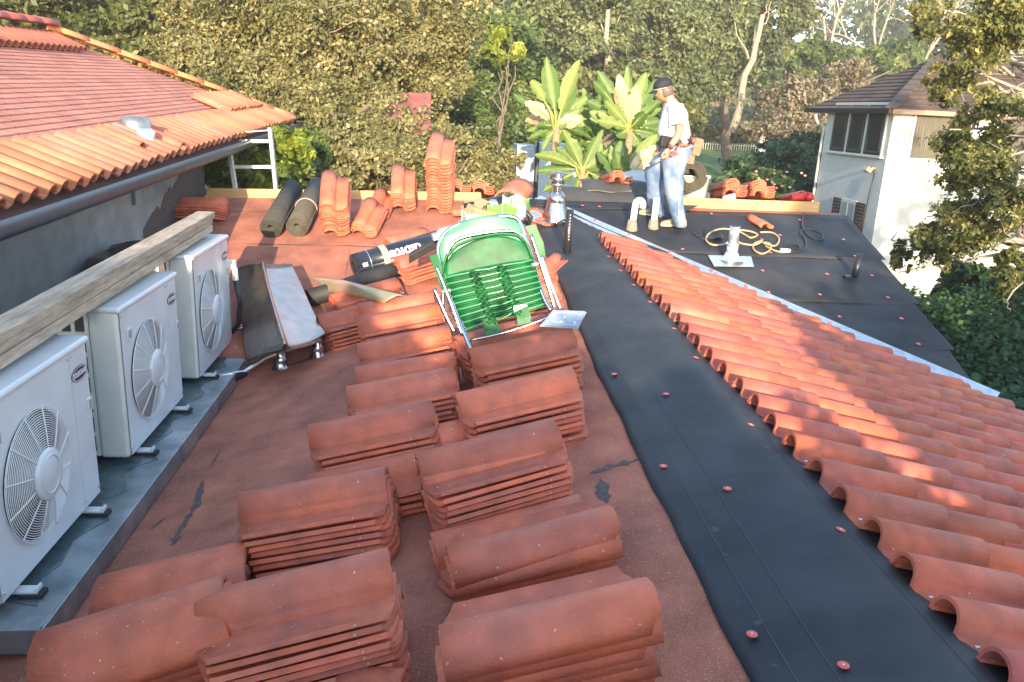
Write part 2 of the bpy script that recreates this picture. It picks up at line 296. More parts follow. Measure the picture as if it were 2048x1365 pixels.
# ---- felt along the ridge
TX=lambda Y: 1.71+.011*(Y-2)
def zfelt(X,Y):
    a=ZL(X,Y); b=ZR(X,Y); k=.014; return -k*math.log(math.exp(-(a)/k)+math.exp(-(b)/k))+.026-.008*min(max((X-1.66)/.15,0),1)
edge_px=[(1110,545),(1150,640),(1190,740),(1270,900),(1320,1000),(1370,1090),(1480,1330)]
edge=[on(ZL,x,y,.01) for x,y in edge_px]
_fe=np.polyfit([e.y for e in edge],[e.x for e in edge],2)
def feltL(Y): return float(np.polyval(_fe,min(max(Y,1.6),7.5)))
mb=MB()
def ff(u,v):
    Y=-.5+10.1*v; x0=feltL(Y)+.005*math.sin(Y*5)+.003*math.sin(Y*13); X=x0+(2.05-x0)*u
    z=max(zfelt(X,Y),ZB(X,Y)+.012); z-=.022*(1-min(u*8,1)); z+=.006*math.sin(X*9+Y*1.3)*math.sin(Y*2.1); return (X,Y,z)
mb.grid(ff,26,120); mb.build('ridge_underlayment',FELT,H,solid=.004)
for dx in (.12,.24,.62):   # faint chalk lines of the felt
    mb=MB(); n=60
    vs=[]
    for i in range(n+1):
        Y=.8+8*i/n; x0=feltL(Y)+dx; 
        for s in (-.0016,.0016): vs.append((x0+s,Y,max(zfelt(x0+s,Y),ZB(x0,Y)+.012)-.022*(1-min(dx/(2.05-x0+dx)*8,1))+.006*math.sin((x0+s)*9+Y*1.3)*math.sin(Y*2.1)+.0045))
    mb.add(vs,[(2*i,2*i+1,2*i+3,2*i+2) for i in range(n)]); mb.build('chalk_line',CHALK,H)
# ---- felt courses on the back wing
vx=lambda Y:(2.561-.223*Y)/.26          # valley line
ys_=[on(ZB,1600,434).y,on(ZB,1600,513).y,on(ZB,1700,601).y,on(ZB,1800,692).y,6.0]
for i in range(4):
    y1=ys_[i]; y0=ys_[i+1]-.10
    if i==3: y0=5.95
    mb=MB(); lift=.030-.006*i
    def fb(u,v,y0=y0,y1=y1,lift=lift,i=i):
        Y=y0+(y1-y0)*v; xa=max(vx(Y)+.10,1.25 if i==0 else 0); xb=rake(Y)+.05+(.06 if i<3 else 0)*(1-v); X=xa+(xb-xa)*u
        z=ZB(X,Y)+lift+.004*math.sin(X*5+i)+.004*math.sin(X*2.3+Y*6); z-=.012*(1-v)*0
        return (X,Y,z)
    mb.grid(fb,40,10); mb.build('underlayment_course',FELT,H,solid=.004)
mb=MB(); mb.grid(lambda u,v:(lambda Y:(lambda X:(X,Y,ZB(X,Y)+.036+.004*math.sin(X*6)))(1.2+(3.15-1.2+.25*v)*u))(ys_[0]-.08+(10.04-ys_[0]+.08)*v),16,5); mb.build('underlayment_patch',FELT,H,solid=.004)
# loose rolled felt sheets near the man (left end of the wing)
for (a,b,z0,r) in [((1125,392),(1300,398),.03,.10),((1165,372),(1290,372),.12,.07)]:
    A=on(ZB,*a,h=z0); B=on(ZB,*b,h=z0); mb=MB()
    def fr(u,v,A=A,B=B,r=r): 
        p=A.lerp(B,u); t=v*2.4-.3; return (p.x,p.y-.05+ .32*v-.1*u, p.z-r*.6+r*1.5*math.sin(min(t,3.1))+.015*math.sin(u*9)+.03*u*math.sin(v*6))
    mb.grid(fr,24,14); mb.build('folded_felt_sheet',mat('felt_sheet',(.05,.048,.045),.45,var=.2,vscale=2),H,solid=.004)
# ---- valley flashing
mb=MB(); n=24; vs=[]
for i in range(n+1):
    Y=10.05-4.12*i/n; X=vx(Y); zz=max(ZR(X,Y),ZB(X,Y))
    t=Vector((1,-.26/.223*1,0)).normalized(); s=Vector((-.76,-.65,0))
    a=Vector((X,Y,0))+s*.46; a.z=min(ZR(a.x,a.y),9)+.012; b=Vector((X,Y,zz+.008)); c=Vector((X,Y,0))-s*.17; c.z=ZB(c.x,c.y)+.042
    if a.x<1.35: a.z=max(zfelt(a.x,a.y)+.008,ZB(a.x,a.y)+.016)
    vs+= [a,b,c]
mb.add(vs,[(3*i,3*i+1,3*i+4,3*i+3) for i in range(n)]+[(3*i+1,3*i+2,3*i+5,3*i+4) for i in range(n)]); mb.build('valley_flashing',STEEL,H,solid=.003)
# ---- laid tile field
def tileprof(Wd,bw,bh,n=9,lip=.012):
    P=[]
    for i in range(n+1):
        a=math.pi*i/n; P.append((-bw/2*math.cos(a)*1.0,bh*math.sin(a)**.85))
    pw=Wd-bw
    for i in range(1,5):
        t=i/4; P.append((bw/2+pw*t,-.012*math.sin(t*math.pi)+(lip if i==4 else 0)))
    return P   # (v, z); v grows away from the crest towards the pan
def addtile(mb,prof,L,th,org,ax,side,up,tint=None,TT=None,taper=0,chip=.0,bowl=0):
    """ax = length direction, side = from barrel to pan, up"""
    o=len(mb.v); n=len(prof); secs=[0,.5,1] if not chip else [0,.25,.5,.75,1]
    nrm=[]
    for i in range(n):
        a=prof[max(i-1,0)]; b=prof[min(i+1,n-1)]; t=Vector((b[0]-a[0],b[1]-a[1])).normalized(); nrm.append((-t.y,t.x))
    for s in secs:
        k=1-taper*(1-s)
        for lay in(0,1):
            for i,(v,z) in enumerate(prof):
                vv=(v-nrm[i][0]*th*lay)*k; zz=(z-nrm[i][1]*th*lay); c=chip*random.uniform(-1,1) if s in(0,1) else 0
                mb.v.append(org+ax*(L*s+c)+side*vv+up*zz)
    m=2*n
    for q in range(len(secs)-1):
        b0=o+q*m; b1=b0+m
        for i in range(n-1):
            mb.f.append([b0+i,b0+i+1,b1+i+1,b1+i]); mb.f.append([b0+n+i+1,b0+n+i,b1+n+i,b1+n+i+1]); mb.m+= [0,0]; mb.sm+=[True,True]
        mb.f.append([b0,b1,b1+n,b0+n]); mb.f.append([b0+n-1,b0+2*n-1,b1+2*n-1,b1+n-1]); mb.m+=[0,0]; mb.sm+=[False,False]
    for i in range(n-1):
        mb.f.append([o+i,o+n+i,o+n+i+1,o+i+1]); e=o+(len(secs)-1)*m; mb.f.append([e+i,e+i+1,e+n+i+1,e+n+i]); mb.m+=[0,0]; mb.sm+=[False,False]
    if TT is not None: TT+= [tint]*(len(mb.v)-o)
prof=tileprof(.272,.145,.078)
mb=MB(); TT=[]
pitch=.2515; Lt=.47; ex=.375
ax0=Vector((1,0,-.26)).normalized(); up0=Vector((.26,-.047,1)).normalized(); sd=Vector((0,-1,-.047)).normalized()
nailpts=[]
for j in range(0,40):
    Yc=8.42-pitch*j
    if Yc<-.4: break
    for r in range(0,9):
        X0=TX(Yc)+r*ex*.968+random.uniform(-.008,.008); Y=Yc+random.uniform(-.006,.006)
        Xe=X0+Lt*.968
        if Xe>vx(Yc)-.3 and Yc>5.6:
            if X0+.10>vx(Yc)-.36: continue
            Lc=max(.12,(vx(Yc)-.33-X0)/.968); Lc=min(Lc,Lt)
        else: Lc=Lt
        if X0>4.62: continue
        o=Vector((X0,Y,ZR(X0,Y)+.036))
        ax=(ax0+up0*.050).normalized()
        v=random.uniform(.88,1.08); h_=random.random(); tt=(v*(1.0),v*random.uniform(.92,1.12),v*random.uniform(.9,1.25),1)
        if random.random()<.02: tt=(v*1.1,v*1.6,v*1.7,1)
        addtile(mb,prof,Lc,.014,o,ax,sd,up0,tt,TT,chip=.0)
        if r==0: nailpts.append(o+sd*.135+ax*.03+up0*.006)
for p in nailpts: mb.lathe([(0,.004),(.007,.003),(.008,0)],p,8,1)
TT+=[(1,1,1,1)]*(len(mb.v)-len(TT)); mb.build('tile_field',[TERRAE,CHROME],H,tint=TT)
# ---- nail caps
caps=[(1135,587),(1184,592),(1228,748),(1332,788),(1327,932),(1455,977),(1502,849),(1392,715),(1348,657),(1300,604),(1267,570),(1241,541),(1504,1268),(1687,1330),(1682,1059),(1198,482),(1217,513),(1148,560),(1186,583)]
def flt(X,Y): return max(zfelt(X,Y),ZB(X,Y)+.012)
def cap(p,r=.022,n=Vector((0,0,1))):
    mb=MB(); q=n.to_track_quat('Z','Y').to_matrix().to_4x4(); mb.lathe([(0,.0012),(r*.95,.001),(r,-.001)],p,14,0,q)
    mb.lathe([(0,.003),(r*.2,.0025),(r*.2,.001)],p,8,1,q); return mb.build('nail_cap',[REDP,STEEL],H)
for x,y in caps:
    if y<600 and x<1200: continue
    p=on(flt,x,y,.006); cap(p,.019,Vector((-.05,0,1)) if p.x<1.6 else Vector((.2,0,1)))
for x,y in [(1165,411),(1199,413),(1190,440),(1259,468),(1340,503),(1365,498),(1432,547),(1492,572),(1423,540),(1524,479),(1541,505),(1537,586),(1687,479),(1654,548),(1710,512),(1525,541),(1640,589),(1744,551),(1776,595),(1679,633),(1803,637),(1660,647),(1837,688),(1914,763),(1537,584),(1423,427),(1600,440),(1560,470)]:
    p=on(ZB,x,y,.045); cap(p,.021,Vector((0,-.27,1)))
# ---- board along the wing's ridge (two lengths)
def board(a,b,h,name,lab):
    A=atY(*a,10.08); B=atY(*b,10.08); mb=MB(); mb.hexa([A+Vector((0,0,-h)),B+Vector((0,0,-h)),B+Vector((0,.04,-h)),A+Vector((0,.04,-h))],[A,B,B+Vector((0,.04,0)),A+Vector((0,.04,0))]); mb.build(name,WOODN,H,bevel=.003)
board((412,377),(962,386),.17,'ridge_board',0); board((1362,396),(1640,405),.16,'ridge_board',0)
# ---- pipes and vents fixed to the roof
def vent(x,y,h,r,m,lean=(0,0),Fz=ZB,name='vent_pipe',lift=.03,white=False):
    p=on(Fz,x,y,.03); mb=MB(); t=p+Vector((lean[0]*h,lean[1]*h,h)); mb.tube([p-Vector((0,0,.1)),t],r,18); mb.tube([t-Vector((0,0,.002)),t+Vector((0,0,.001))],r*.8,18,1)
    o=mb.build(name,[m,ACD],H); return p,t,o
p,t,o=vent(1134,500,.40,.038,PIPEB,(.01,0),lambda X,Y:max(zfelt(X,Y),ZB(X,Y)))
mb=MB()
for k in range(9): mb.box(t+Vector((.0,-.0385,-.05-.03*k)),(.010,.002,.016))
mb.build('pipe_print',mat('print_grey',(.35,.35,.35),.6),o)
vent(1709,552,.24,.035,PIPEB,(.08,0))
mb=MB(); q=on(ZB,1700,556,.035); mb.box(q+Vector((-.03,0,.01)),(.07,.06,.03)); mb.build('pipe_base',PIPEB,H)
# white pvc pipes
p,t,o=vent(1306,456,.36,.038,PVC,(.03,0),name='pvc_pipe'); mb=MB(); mb.tube([p-Vector((0,0,.05)),p+Vector((0,0,.10))],[.075,.05],16); mb.build('pipe_boot',mat('putty',(.26,.21,.15),.8,var=.3,vscale=9),H)
p=on(ZB,1263,460,.02); mb=MB(); pts=[p,p+Vector((.01,0,.14)),p+Vector((.02,0,.30))]+[p+Vector((.02+.045*(1-math.cos(a)),0,.30+.05*math.sin(a))) for a in (.6,1.2,1.57,2.0,2.6,3.1)]+[p+Vector((.11,0,.26))]
mb.tube(pts,.038,14); mb.build('pvc_pipe',PVC,H); mb=MB(); mb.tube([p-Vector((0,0,.05)),p+Vector((0,0,.12))],[.08,.05],16); mb.build('pipe_boot',MATS['putty'],H)
# galvanised pipe with square flashing
p=on(ZB,1462,520,.045); mb=MB(); mb.tube([p,p+Vector((0,0,.17))],.062,22); mb.tube([p+Vector((0,0,.17)),p+Vector((0,0,.37))],.055,22); mb.tube([p+Vector((0,0,.16)),p+Vector((0,0,.18))],.066,22); mb.tube([p+Vector((0,0,.365)),p+Vector((0,0,.371))],.045,22,1); mb.build('flue_pipe',[MATS.get('flue_metal') or STEEL,ACD],H)
q=[on(ZB,x,y,.05) for x,y in ((1416,511),(1502,514),(1508,534),(1428,533))]; mb=MB(); mb.prism(q,(0,0,.003)); mb.lathe([(.14,0),(.09,.03),(.066,.09)],p,22); mb.build('pipe_flashing',STEEL,H)
# big flue with rain cap
p=on(ZB,1111,438,.02); mb=MB(); 
mb.lathe([(.17,-.05),(.16,.02),(.115,.20),(.11,.22)],p,28); mb.lathe([(.115,.19),(.125,.205),(.095,.29),(.06,.33)],p,28); mb.lathe([(.058,.32),(.058,.40)],p,24)
mb.build('flue_cone',mat('flue_metal',(.42,.42,.42),.2,.95,var=.15,vscale=4),H)
mb=MB(); mb.lathe([(.058,.385),(.12,.40),(.12,.408),(.06,.42),(.075,.42),(.075,.51),(.06,.51),(.125,.53),(.125,.538),(.02,.56),(0,.56)],p,28); mb.build('rain_cap',MATS['flue_metal'],H)
for k in range(4): pass
# ================================================================== STACKED CLAY TILES
SL,SW=.655,.40
def stileprof(): 
    P=[]; bw=.205; bh=.100
    for i in range(11):
        a=math.pi*i/10; P.append((-bw/2*math.cos(a),bh*math.sin(a)**.8))
    for t,z in((.12,.004),(.3,-.004),(.6,-.004),(.85,.004),(1,.022)): P.append((bw/2+.135*t,z))
    return P
SP=stileprof(); HB=[(.19*-math.cos(math.pi*i/14),.15*math.sin(math.pi*i/14)) for i in range(15)]
def tilemesh(name,pr,L,seed):
    random.seed(seed); mb=MB(); addtile(mb,pr,L,.019,Vector((-L/2,0,0)),Vector((1,0,0)),Vector((0,-1,0)),Vector((0,0,1)),chip=.004)
    # rounded notch corners: pull the last pan vertices in at both ends
    n=len(pr); m=2*n
    if pr is SP:
        for q,sg in((0,1),(4,-1)):
            for lay in(0,1):
                for i,d in((n-1,.05),(n-2,.035),(n-3,.012)): mb.v[q*m+lay*n+i].x+=sg*d
        mb.lathe([(0,-.0),(.006,.001)],Vector((-L/2+.03,-.165,.0)),8)
    me=bpy.data.meshes.new(name); me.from_pydata([tuple(v) for v in mb.v],[],mb.f); me.materials.append(TERRA)
    for i,p in enumerate(me.polygons): p.use_smooth=mb.sm[i]
    me.update(); return me
SM=[tilemesh('clay_tile',SP,SL,11+i) for i in range(4)]
for k,(vi,dx) in enumerate(((0,.05),(1,.03))): 
    for lay in (0,1): SM[3].vertices[lay*len(SP)+vi].co.x+=dx; BM_=[tilemesh('barrel_tile',HB,.60,31+i) for i in range(2)]
SMS=[tilemesh('clay_tile_short',SP,.52,41)]
def frame(axis,up,flip=False):
    ax=Vector(axis).normalized(); up=Vector(up); up=(up-ax*up.dot(ax)).normalized(); y=up.cross(ax)
    M=Matrix((ax,y,up)).transposed().to_4x4(); return M
ntiles=0
def stack(where,cx,cy,z0,n,axis,up=(0,0,1),flip=False,meshes=None,dz=.034,shift=(0,0,0),jit=.012,group=None,toplab=None,restlab=None,roll=0,yawj=1.2,topoff=None,sc_=1):
    """z0 = surface height under the stack; tiles nest one on another"""
    global ntiles; meshes=meshes or SM; M=frame(axis,up); 
    if flip: M=M@Matrix.Rotation(math.pi,4,'Z')
    if roll: M=M@Matrix.Rotation(R_(roll),4,'X')
    g=group or 'clay tiles piled '+where
    for i in range(n):
        p=Vector((cx,cy,z0+.024))+M.to_3x3()@Vector((0,0,dz*i*sc_))+Vector(shift)*i+Vector((random.uniform(-jit,jit),random.uniform(-jit,jit),0))
        if i==n-1 and topoff: p+=Vector(topoff)
        o=bpy.data.objects.new('clay_tile' if meshes is not BM_ else 'barrel_tile',random.choice(meshes)); col.objects.link(o)
        o.matrix_world=Matrix.Translation(p)@M@Matrix.Rotation(R_(random.uniform(-yawj,yawj)),4,'Z')@Matrix.Scale(sc_,4)
        ntiles+=1
        if i==n-1: tag(o,toplab or ('topmost clay tile piled '+where),'roof tile',g)
        else: tag(o,restlab or ('lower clay tile piled '+where),'roof tile',g)
AXL=(1,0,.205)
# left column (crest line given by its two ends in the photograph, height of the top tile above the roof)
def crest(a,b,h,n,where,**k):
    A=on(ZT,*a,h=h); B=on(ZT,*b,h=h); c=(A+B)/2; dz=k.get('dz',.034); s=Vector(k.get('shift',(0,0,0)))
    x,y=c.x-s.x*(n-1),c.y-s.y*(n-1); ax=k.pop('axis',(1,(B.y-A.y)/(B.x-A.x)*.8,.205)); top=c.z-.10
    stack(where,x,y,top-.024-dz*(n-1),n,ax,**k)
crest((228,1186),(492,1113),.19,2,'behind the half round tiles in the front left corner',meshes=BM_)
crest((172,1292),(458,1190),.36,8,'in the front left corner, half round',meshes=BM_,dz=.042,shift=(-.004,-.022,0))
crest((483,1186),(782,1106),.40,11,'at the front, right of the half round tiles',dz=.031)
crest((522,988),(798,934),.34,9,'second from the front in the left row',dz=.031)
crest((665,945),(845,900),.22,4,'in a low heap behind the second pile of the left row')
crest((657,852),(878,798),.34,9,'third from the front in the left row',dz=.031)
crest((717,777),(922,728),.30,7,'fourth from the front in the left row')
crest((724,738),(925,698),.28,6,'fifth from the front in the left row')
crest((727,692),(912,641),.30,7,'sixth from the front in the left row, below the chair')
crest((730,642),(895,598),.30,7,'beside the left legs of the green chair')
crest((728,612),(872,576),.27,5,'just behind the pile beside the chair legs')
crest((650,634),(765,598),.26,7,'at the far left of the row by the bent copper strip',meshes=SMS)
crest((668,592),(800,552),.22,3,'behind the bent copper strip')
crest((790,520),(888,484),.26,5,'under the dark felt strip left of the chair',meshes=SMS)
crest((765,484),(862,446),.20,4,'behind the lettered roll',meshes=SMS)
crest((735,885),(935,835),.22,4,'low between the two rows beside the third pile')
# right column
crest((905,1262),(1352,1150),.40,6,'at the very front of the right row',flip=True,dz=.052,shift=(0.004,-.012,0))
crest((888,1112),(1262,1004),.27,3,'second from the front in the right row',flip=True,dz=.04)
crest((890,1075),(1158,992),.16,2,'in a low heap behind the second pile of the right row')
crest((887,910),(1122,836),.36,10,'third from the front in the right row, beside the black felt',dz=.031)
crest((937,792),(1164,728),.33,8,'fourth from the front in the right row')
crest((962,702),(1166,648),.34,9,'right below the chair, under the plastic plate')
crest((945,672),(1080,628),.30,5,'under the seat end of the green chair')
crest((985,590),(1098,560),.30,5,'hidden behind the back of the green chair')
crest((975,545),(1105,525),.28,3,'behind the green chair, near the lettered roll')
# piles on the far slope: long side pointing away from the viewer
def away(x,y,n,where,yaw=0,dz=.034,meshes=None,lean=0,**k):
    p=on(ZB,x,y,.0); a=R_(90+yaw); dy=.30; ax=(math.cos(a),math.sin(a),.27+lean)
    stack(where,p.x+ax[0]*dy,p.y+ax[1]*dy,p.z+.27*dy*1+lean*.3,n,ax,up=(0,-.27,1),dz=dz,meshes=meshes,**k)
away(660,486,13,'in the tall leaning pile beside the black rolls',yaw=4,sc_=.85,dz=.036,lean=.42)
away(712,484,4,'in the low pile right of the tall leaning one',yaw=-14,sc_=.80,lean=.25)
away(742,448,1,'alone just above the low pile',yaw=-10,sc_=.8,lean=.25)
away(796,436,7,'in the middle pile by the yellow board',yaw=2,sc_=.82,dz=.036,lean=.42)
away(866,436,17,'in the tallest pile by the yellow board',yaw=-6,sc_=.84,dz=.050,lean=.30)
p=on(ZB,405,436,0); stack('in shade near the grey wall',p.x+.0,p.y,p.z,5,(1,0.02,0),sc_=.9)
# piles standing on the far side of the ridge board
def far(x,y,n,where,Yf=10.6,yaw=0,sc_=.9,dz=.036):
    q=atY(x,y,Yf); stack(where,q.x,q.y,q.z,n,(math.cos(R_(90+yaw)),math.sin(R_(90+yaw)),-.2),sc_=sc_,dz=dz)
far(910,392,4,'beyond the left board, left pile',sc_=.8); far(956,393,4,'beyond the left board, right pile',sc_=.8)
far(1222,372,3,'under the broad green leaves',yaw=8,sc_=.85)
far(1447,398,5,'beyond the right board, left pile'); far(1502,400,5,'beyond the right board, middle pile'); far(1585,405,2,'beyond the right board beside the red tool',sc_=.8)
# ridge pieces left of the chimney
def lone(lab,x,y,Fz,h,yaw,pitch,sc_=.8,meshes=None,roll=0):
    p=on(Fz,x,y,h); o=bpy.data.objects.new('clay_tile',(meshes or SM)[0]); col.objects.link(o)
    o.matrix_world=Matrix.Translation(p)@Euler((R_(roll),R_(pitch),R_(yaw))).to_matrix().to_4x4()@Matrix.Scale(sc_,4); tag(o,lab,'roof tile'); return o
lone('large curved clay tile lying aslant left of the metal chimney',1028,392,ZT,.10,70,-10,1.0,BM_)
lone('curved clay tile in the clutter between tool bag and chimney',1068,432,ZT,.08,80,0,.55,BM_)
lone('broken clay tile lying left of the tool bag',925,428,ZT,.05,20,0,.55,SMS)
lone('dusty clay tile in the rubble under the cardboard box',935,448,ZT,.05,50,5,.5,SMS,10)
lone('clay tile lying askew on the felt between the cords',1515,447,ZB,.06,105,-12,.62,SMS,0)
lone('chipped tile corner poking up at the front edge between both rows',748,1365,ZL,.10,-20,-12,.45,SMS,30)
lone('tile sticking out behind the right legs of the chair',1098,530,ZT,.30,50,-20,.5,SMS)
# tile shards on the felt
def shard(x,y,lab,s):
    p=on(flt,x,y,.012); mb=MB(); mb.prism([p+Vector((a*s,b*s,(a*.05)*s)) for a,b in((-.6,.1),(-.1,.35),(.7,-.15),(.5,-.35),(-.2,-.1))],(0,0,.02)); single('tile_shard',mb,TERRA,lab,'tile shard')
shard(1078,440,'small tile shard on black felt, nearer the tool bag',.09); shard(1097,452,'small tile shard on black felt, nearer the black pipe',.10)

# ================================================================== CONDENSER UNITS
def text_mesh(s,size,ext=.0,bold=False):
    c=bpy.data.curves.new('t','FONT'); c.body=s; c.size=size; c.align_x='CENTER'; c.align_y='CENTER'; c.extrude=ext; c.offset=.0012*size/.05 if bold else 0; c.resolution_u=2
    o=bpy.data.objects.new('t',c); col.objects.link(o); dg=bpy.context.evaluated_depsgraph_get(); me=bpy.data.meshes.new_from_object(o.evaluated_get(dg)); bpy.data.objects.remove(o); return me
def text_part(s,size,M,m,parent,name='lettering',ext=.001,bold=False,world=True):
    me=text_mesh(s,size,ext,bold); me.transform(M)
    if world: me.transform(Matrix.Translation(-ROOT[parent.name]))
    me.materials.append(m); o=bpy.data.objects.new(name,me); col.objects.link(o); o.parent=parent; ROOT[o.name]=ROOT[parent.name]; return o
XF=-1.73
def condenser(lab,y0,y1,zt,zb):
    D=.40; t=thing('condenser_unit',lab,'air conditioner',(XF-D/2,(y0+y1)/2,zb-.05),'white condenser units on the metal platform')
    W_=y1-y0; Hh=zt-zb; yc=(y0+y1)/2; zc=(zt+zb)/2
    mb=MB(); mb.box((XF-.083,yc,zc),(.16,W_,Hh)); body=mb.build('body',ACC,t,bevel=.018)
    mb=MB(); mb.box((XF-.155,yc,zt-.012),(.345,W_+.02,.035)); mb.build('lid',ACW,t,bevel=.014)
    # front panel with round opening
    fy=y0+W_*.40; fz=zb+Hh*.47; fr=min(.318,Hh*.335); S=48
    mb=MB(); ring=[(XF+.004,fy+fr*math.cos(2*math.pi*k/S),fz+fr*math.sin(2*math.pi*k/S)) for k in range(S)]
    y0i,y1i,z0i,z1i=y0+.016,y1-.016,zb+.012,zt-.03
    def edge_pt(k):
        a=2*math.pi*k/S; c,s=math.cos(a),math.sin(a); ts=[]
        if c>1e-6: ts.append((y0+W_*.80-fy)/c)
        if c<-1e-6: ts.append((y0i-fy)/c)
        if s>1e-6: ts.append((z1i-fz)/s)
        if s<-1e-6: ts.append((z0i-fz)/s)
        q=min(ts); return (XF+.004,fy+c*q,fz+s*q)
    out=[edge_pt(k) for k in range(S)]
    mb.add(ring+out,[(k,(k+1)%S,S+(k+1)%S,S+k) for k in range(S)]); 
    ys=y0+W_*.80
    corners=[(y0i,z0i),(y0i,z1i),(ys,z1i),(ys,z0i)]
    for cy_,cz_ in corners:
        k=min(range(S),key=lambda k:(out[k][1]-cy_)**2+(out[k][2]-cz_)**2)
        for kk in (k-1,k,k+1):
            pass
    for k in range(S):   # fill the corner gaps
        a,b=out[k],out[(k+1)%S]
        if abs(a[1]-b[1])>1e-5 and abs(a[2]-b[2])>1e-5:
            cc=min(corners,key=lambda c:(c[0]-(a[1]+b[1])/2)**2+(c[1]-(a[2]+b[2])/2)**2); mb.add([a,b,(XF+.004,*cc)],[(0,1,2)])
    inner=[(XF-.06,p[1],p[2]) for p in ring]; mb.add(ring+inner,[((k+1)%S,k,S+k,S+(k+1)%S) for k in range(S)],0,True)
    fp=mb.build('front_panel',ACW,t)
    mb=MB(); mb.box((XF+.002,(ys+y1i)/2+.002,(z0i+z1i)/2),(.006,y1i-ys-.004,z1i-z0i)); mb.build('service_panel',ACW,t,bevel=.002)
    mb=MB(); mb.prism([(XF+.0008,fy+fr*math.cos(2*math.pi*k/S),fz+fr*math.sin(2*math.pi*k/S)) for k in range(S)],(.002,0,0)); mb.build('fan_dark_disc',ACD,t)  # flat black disc paints the dark depth of the fan opening
    # fan blades
    mb=MB()
    for b in range(3):
        a0=b*2.094+y0*1.7
        def bl(u,v,a0=a0): r=.07+(fr*.93-.07)*u; a=a0+1.25*(v-.5)*(1-.1*u)+u*.35; return (XF+.006+.014*v,fy+r*math.cos(a),fz+r*math.sin(a))
        mb.grid(bl,8,8)
    mb.build('fan_blades',mat('fan_plastic%d'%int(y0*10),(.10,.10,.11),.5),t)
    # grille: rings, spokes and hub
    g=MB(); gx=lambda r:XF+.018+.035*math.cos(min(r/fr,1)*math.pi/2)
    for i in range(19):
        r=.115+(fr+.012-.115)*i/18; g.tube([(gx(r),fy+r*math.cos(a),fz+r*math.sin(a)) for a in np.linspace(0,2*math.pi,37)],.0021,5,cap=False)
    for k in range(12):
        a=2*math.pi*k/12+.26; g.tube([(gx(r)+.003,fy+r*math.cos(a+.0*r),fz+r*math.sin(a)) for r in (.10,.17,.24,fr,fr+.012)],.003,5)
    gr=g.build('fan_grille',WHITE,t)
    h=MB(); T=Matrix.Rotation(math.pi/2,4,'Y'); h.lathe([(.118,0),(.118,.012),(.11,.018),(0,.019)],(gx(0)-.008,fy,fz),32,0,T); h.lathe([(.088,.0),(.088,.0215),(.083,.0215),(.083,0)],(gx(0)-.008,fy,fz),32,0,T); h.build('fan_hub',ACW,gr)
    # badge
    by=y1-.115; bz=zt-.155; B=MB(); B.prism([(XF+.0055,by+.088*math.cos(a),bz+.038*math.sin(a)) for a in np.linspace(0,2*math.pi,33)[:-1]],(.003,0,0)); bd=B.build('badge',BADGE,t)
    B=MB(); n=32; aa=np.linspace(0,2*math.pi,n+1)[:-1]; B.add([(XF+.0088,by+.084*s*math.cos(a),bz+.034*s2*math.sin(a)) for s,s2 in((1,1),(.95,.9)) for a in aa],[(k,(k+1)%n,n+(k+1)%n,n+k) for k in range(n)]); B.build('badge_rim',WHITE,bd)
    TM=Matrix.Translation((XF+.0092,by,bz))@Matrix(((0,0,1),(1,0,0),(0,1,0))).to_4x4()
    text_part('SOLEUSAIR',.036,TM@Matrix.Scale(.83,4,(1,0,0)),WHITE,bd,bold=True,ext=.0006)
    # handle recesses
    for hy,hz,hw in ((y0+.13,zb+Hh*.80,.075),(y1-.04,zb+Hh*.60,.06)):
        hh=MB(); hh.box((XF+.008,hy,hz),(.008,hw,.07)); o=hh.build('handle_recess',ACW,t,bevel=.006); h2=MB(); h2.box((XF+.0125,hy,hz),(.002,hw-.03,.045)); h2.build('handle_slot',MATS['ac_slot'],o)
    # rear coil behind a plastic grid
    mb=MB(); mb.box((XF-.245,yc,zc-.01),(.155,W_-.03,Hh-.04)); cl=mb.build('coil',ACG,t)
    mb=MB()
    for i in range(8): mb.box((XF-.245,y0+.006,zb+.03+(Hh-.06)*i/7),(.16,.014,.022))
    for i in range(3): mb.box((XF-.172-.072*i,y0+.006,zc),(.018,.0135,Hh-.03))
    for i in range(8): mb.box((XF-.328,yc,zb+.03+(Hh-.06)*i/7),(.012,W_-.01,.012))
    mb.box((XF-.245,yc,zt-.03),(.16,W_-.002,.02)); mb.build('coil_guard',ACC,t)
    for k,fyy in enumerate((y0+.16,y1-.16)):
        mb=MB(); mb.box((XF-.16,fyy,zb-.018),(.48,.055,.012)); mb.box((XF+.075,fyy,zb-.008),(.012,.05,.02)); f=mb.build('foot',ACW,t,bevel=.003)
        for xx in (XF+.05,XF-.34):
            mb=MB(); mb.box((xx,fyy,zb-.037),(.10,.07,.026)); mb.build('rubber_pad',RUBBER,f,bevel=.006)
    s=MB()
    for yy,zz in ((y0+.03,zt-.05),(ys-.02,zt-.05),(ys+.02,zt-.05),(y1-.03,zb+.05),(y0+.03,zb+.05),(ys+.01,zb+.05)): s.lathe([(.006,0),(.006,.004),(0,.005)],(XF+.004,yy,zz),8,0,T)
    s.build('screws',CHROME,fp)
mat('ac_slot',(.30,.32,.33),.5)
condenser('white condenser unit nearest the camera, cut off by the left edge',3.00,4.03,-1.19,-2.055)
condenser('middle white condenser unit of the three on the platform',4.46,5.48,-1.155,-2.055)
condenser('farthest white condenser unit, next to the ridged metal flashing',5.88,6.90,-1.12,-2.055)
